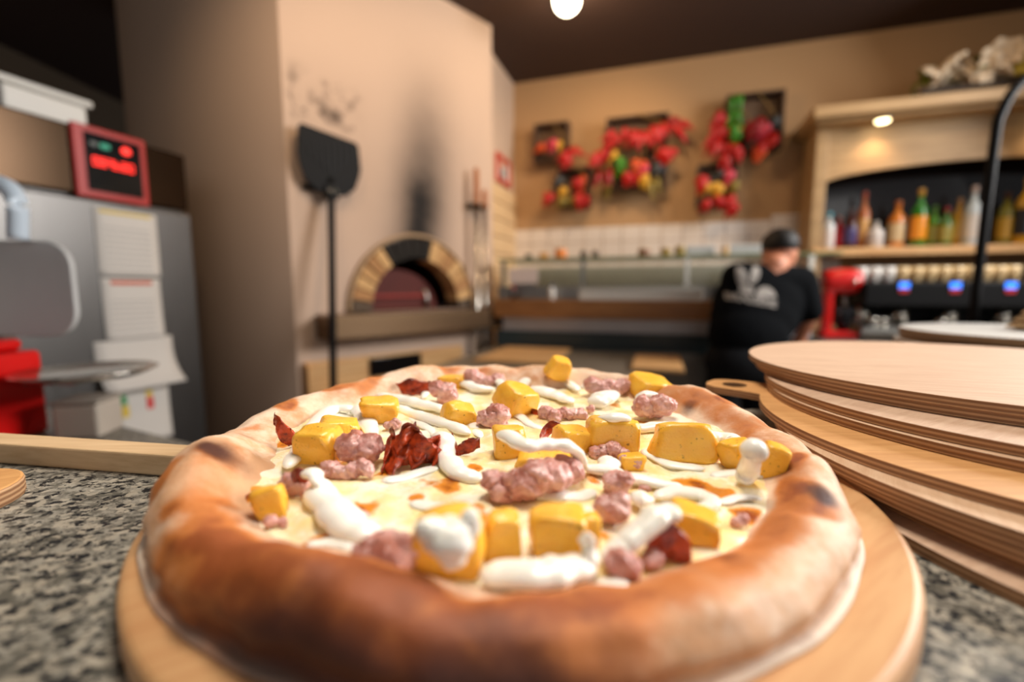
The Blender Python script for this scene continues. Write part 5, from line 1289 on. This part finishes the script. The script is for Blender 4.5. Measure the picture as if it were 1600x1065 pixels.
# face, turned away: brow, nose, jaw, ears
body.ball(L_(head) + Vector((0.012, 0.075, -0.07)), (0.045, 0.04, 0.04), 2)
body.ball(L_(head) + Vector((0.012, 0.108, -0.03)), (0.012, 0.02, 0.022), 2)
for sgn in (-1, 1): body.ball(L_(head) + Vector((sgn * 0.074, 0.012, -0.02)), (0.012, 0.02, 0.03), 2)
for sh_, el_, wr_ in ((shL, elL, wrL), (shR, elR, wrR)):
    capsule(body, L_(sh_), L_(el_), 0.052, 0.042); capsule(body, L_(el_), L_(wr_), 0.041, 0.028)
    d = (wr_ - el_).normalized(); s_ = d.cross(Vector((0, 0, 1))).normalized()
    palm = wr_ + d * 0.05
    capsule(body, L_(wr_), L_(palm), 0.028, 0.034)
    for k in range(4):
        b0 = palm + s_ * (0.024 - 0.016 * k) + d * 0.012; ln = (0.06, 0.07, 0.066, 0.052)[k]
        b1 = b0 + d * ln * 0.55 + Vector((0, 0, -0.006)); b2 = b1 + d * ln * 0.4 + Vector((0, 0, -0.022))
        capsule(body, L_(b0), L_(b1), 0.0095, 0.0085, 3, 8); capsule(body, L_(b1), L_(b2), 0.0085, 0.0075, 3, 8)
    t0 = palm + s_ * 0.034 - d * 0.02; capsule(body, L_(t0), L_(t0 + s_ * 0.02 + d * 0.045 + Vector((0, 0, -0.012))), 0.011, 0.009, 3, 8)
feet = []
for sgn in (-1, 1):
    hp = hips + Vector((sgn * 0.08, 0, -0.04)); kn = Vector((hips.x + sgn * 0.11, hips.y + 0.03, 0.48)); an = Vector((hips.x + sgn * 0.12, hips.y - 0.02, 0.09))
    capsule(body, L_(hp), L_(kn), 0.082, 0.056); capsule(body, L_(kn), L_(an), 0.054, 0.036)
    capsule(body, L_(an) - Vector((0, 0.02, 0.045)), L_(an) + Vector((0, 0.14, -0.055)), 0.038, 0.032); feet.append((hp, kn, an))
def remesh(o, vox, sm_it=4):
    r = o.modifiers.new('remesh', 'REMESH'); r.mode = 'VOXEL'; r.voxel_size = vox; r.use_smooth_shade = True
    s = o.modifiers.new('smooth', 'SMOOTH'); s.iterations = sm_it; s.factor = 0.5; return o
skin = plain('skin', lin(206, 136, 104), 0.5, var=0.06, scale=20, sss=0.05)
remesh(link('body', body, skin, man), 0.007, 3)
shirt = MB(); torso(shirt, 1.06, 0.055)
for sh_, el_ in ((shL, elL), (shR, elR)):
    capsule(shirt, L_(sh_), L_(sh_ + (el_ - sh_) * 0.85), 0.078, 0.066)
shirt_m = NT('black_cotton'); shirt_m.set(Base_Color=lin(13, 15, 18), Roughness=0.95, Specular_IOR_Level=0.1); shirt_m.bump(shirt_m.noise(14, 4), 0.5, 0.01)
shirt_o = remesh(link('shirt', shirt, shirt_m.m, man, 'black short-sleeved T-shirt'), 0.010, 6)
tro = MB(); tro.ball(L_(hips) + Vector((0, 0, 0.0)), (0.19, 0.13, 0.135), 3)
for hp, kn, an in feet: capsule(tro, L_(hp), L_(kn), 0.096, 0.072); capsule(tro, L_(kn), L_(an) + Vector((0, 0, 0.02)), 0.07, 0.055)
tm = NT('charcoal_trousers'); tm.set(Base_Color=tm.mix(tm.noise(12, 3), lin(14, 15, 17), lin(34, 35, 38)), Roughness=0.9, Specular_IOR_Level=0.15)
remesh(link('trousers', tro, tm.m, man, 'dark grey trousers'), 0.010, 5)
hair = MB(); hair.ball(L_(head) + Vector((-0.004, 0.01, 0.034)), (0.080, 0.094, 0.080), 4, lambda p: 0.02 * N(p, 4, 2) - (0.30 if p.z < -0.45 else 0) - (0.14 if p.y > 0.75 and p.z < 0.3 else 0))
link('hair', sm(hair, 'hair'), plain('black_hair', lin(20, 18, 18), 0.6), man)
for hp, kn, an in feet:
    sh = MB(); capsule(sh, L_(an) + Vector((0, -0.03, -0.045)), L_(an) + Vector((0, 0.15, -0.05)), 0.048, 0.042)
    link('shoe', sm(sh, 'shoe'), M['black'], man)
# white print on the back: raised emblem and a line of lettering, wrapped onto the shirt
PRW = plain('white_shirt_print', lin(176, 168, 160), 0.8, var=0.1)
bpy.context.view_layer.update()
from mathutils.bvhtree import BVHTree
dg = bpy.context.evaluated_depsgraph_get()
tree = BVHTree.FromObject(shirt_o, dg)
def lay(me):                   # lay a flat print onto the back of the shirt
    for v in me.vertices:
        h = tree.ray_cast(Vector((v.co.x, -1.5, v.co.z)), Vector((0, 1, 0)))
        if h[0] is not None: v.co.y = h[0].y - 0.003
    return me
def fan(poly, rings=6):
    c = sum(poly, Vector()) / len(poly); n = len(poly); vs_ = [c]; fs_ = []
    for r in range(1, rings + 1): vs_ += [c + (p - c) * (r / rings) for p in poly]
    fs_ += [(0, 1 + i, 1 + (i + 1) % n) for i in range(n)]
    for r in range(rings - 1):
        for i in range(n): fs_.append((1 + r * n + i, 1 + (r + 1) * n + i, 1 + (r + 1) * n + (i + 1) % n, 1 + r * n + (i + 1) % n))
    return lay(MB().raw(vs_, fs_).mesh('print'))
def ell(cu, cv, ru, rv, rot, n=20):
    out = []
    for i in range(n):
        a = 2 * PI * i / n; x, y = ru * math.cos(a), rv * math.sin(a)
        out.append(L_(pp(cu + x * math.cos(rot) - y * math.sin(rot), cv + x * math.sin(rot) + y * math.cos(rot), PYY - 0.06)))
    return out
for e_ in ((1167, 432, 8, 17, -0.12), (1187, 429, 7, 16, 0.42), (1173, 452, 10, 8, 0)): link('shirt_print', fan(ell(*e_)), PRW, man)
mound = [L_(pp(1199 + 15 * math.cos(a), 464 - 17 * math.sin(a), PYY - 0.06)) for a in [PI * i / 14 for i in range(15)]]
link('shirt_print', fan(mound), PRW, man)
fc = bpy.data.curves.new('lettering', 'FONT'); fc.body = 'BRASSERIE'; fc.size = 0.062; fc.align_x = 'CENTER'; fc.extrude = 0.0; fc.resolution_u = 3; fc.offset = 0.0016
fo_ = bpy.data.objects.new('lettering_tmp', fc); COL.objects.link(fo_)
bpy.context.view_layer.update()
me = bpy.data.meshes.new_from_object(fo_.evaluated_get(bpy.context.evaluated_depsgraph_get())); bpy.data.objects.remove(fo_)
bm = bmesh.new(); bm.from_mesh(me); bmesh.ops.subdivide_edges(bm, edges=[e for e in bm.edges if e.calc_length() > 0.012], cuts=2)
bmesh.ops.triangulate(bm, faces=bm.faces[:])
a_, b_ = pp(1141, 463, PYY - 0.05), pp(1209, 476, PYY - 0.05)
wdx = max(v.co.x for v in bm.verts) - min(v.co.x for v in bm.verts)
k = (b_ - a_).length / wdx; rot = math.atan2(b_.z - a_.z, b_.x - a_.x); mid = (a_ + b_) / 2
for v in bm.verts:
    x, y = v.co.x * k, v.co.y * k * 1.0
    v.co = L_(mid + Vector((x * math.cos(rot) - y * math.sin(rot), 0, x * math.sin(rot) + y * math.cos(rot) - 0.012)))
bm.to_mesh(me); bm.free(); me.materials.clear()
link('shirt_lettering', lay(me), PRW, man, 'white lettering across the back')
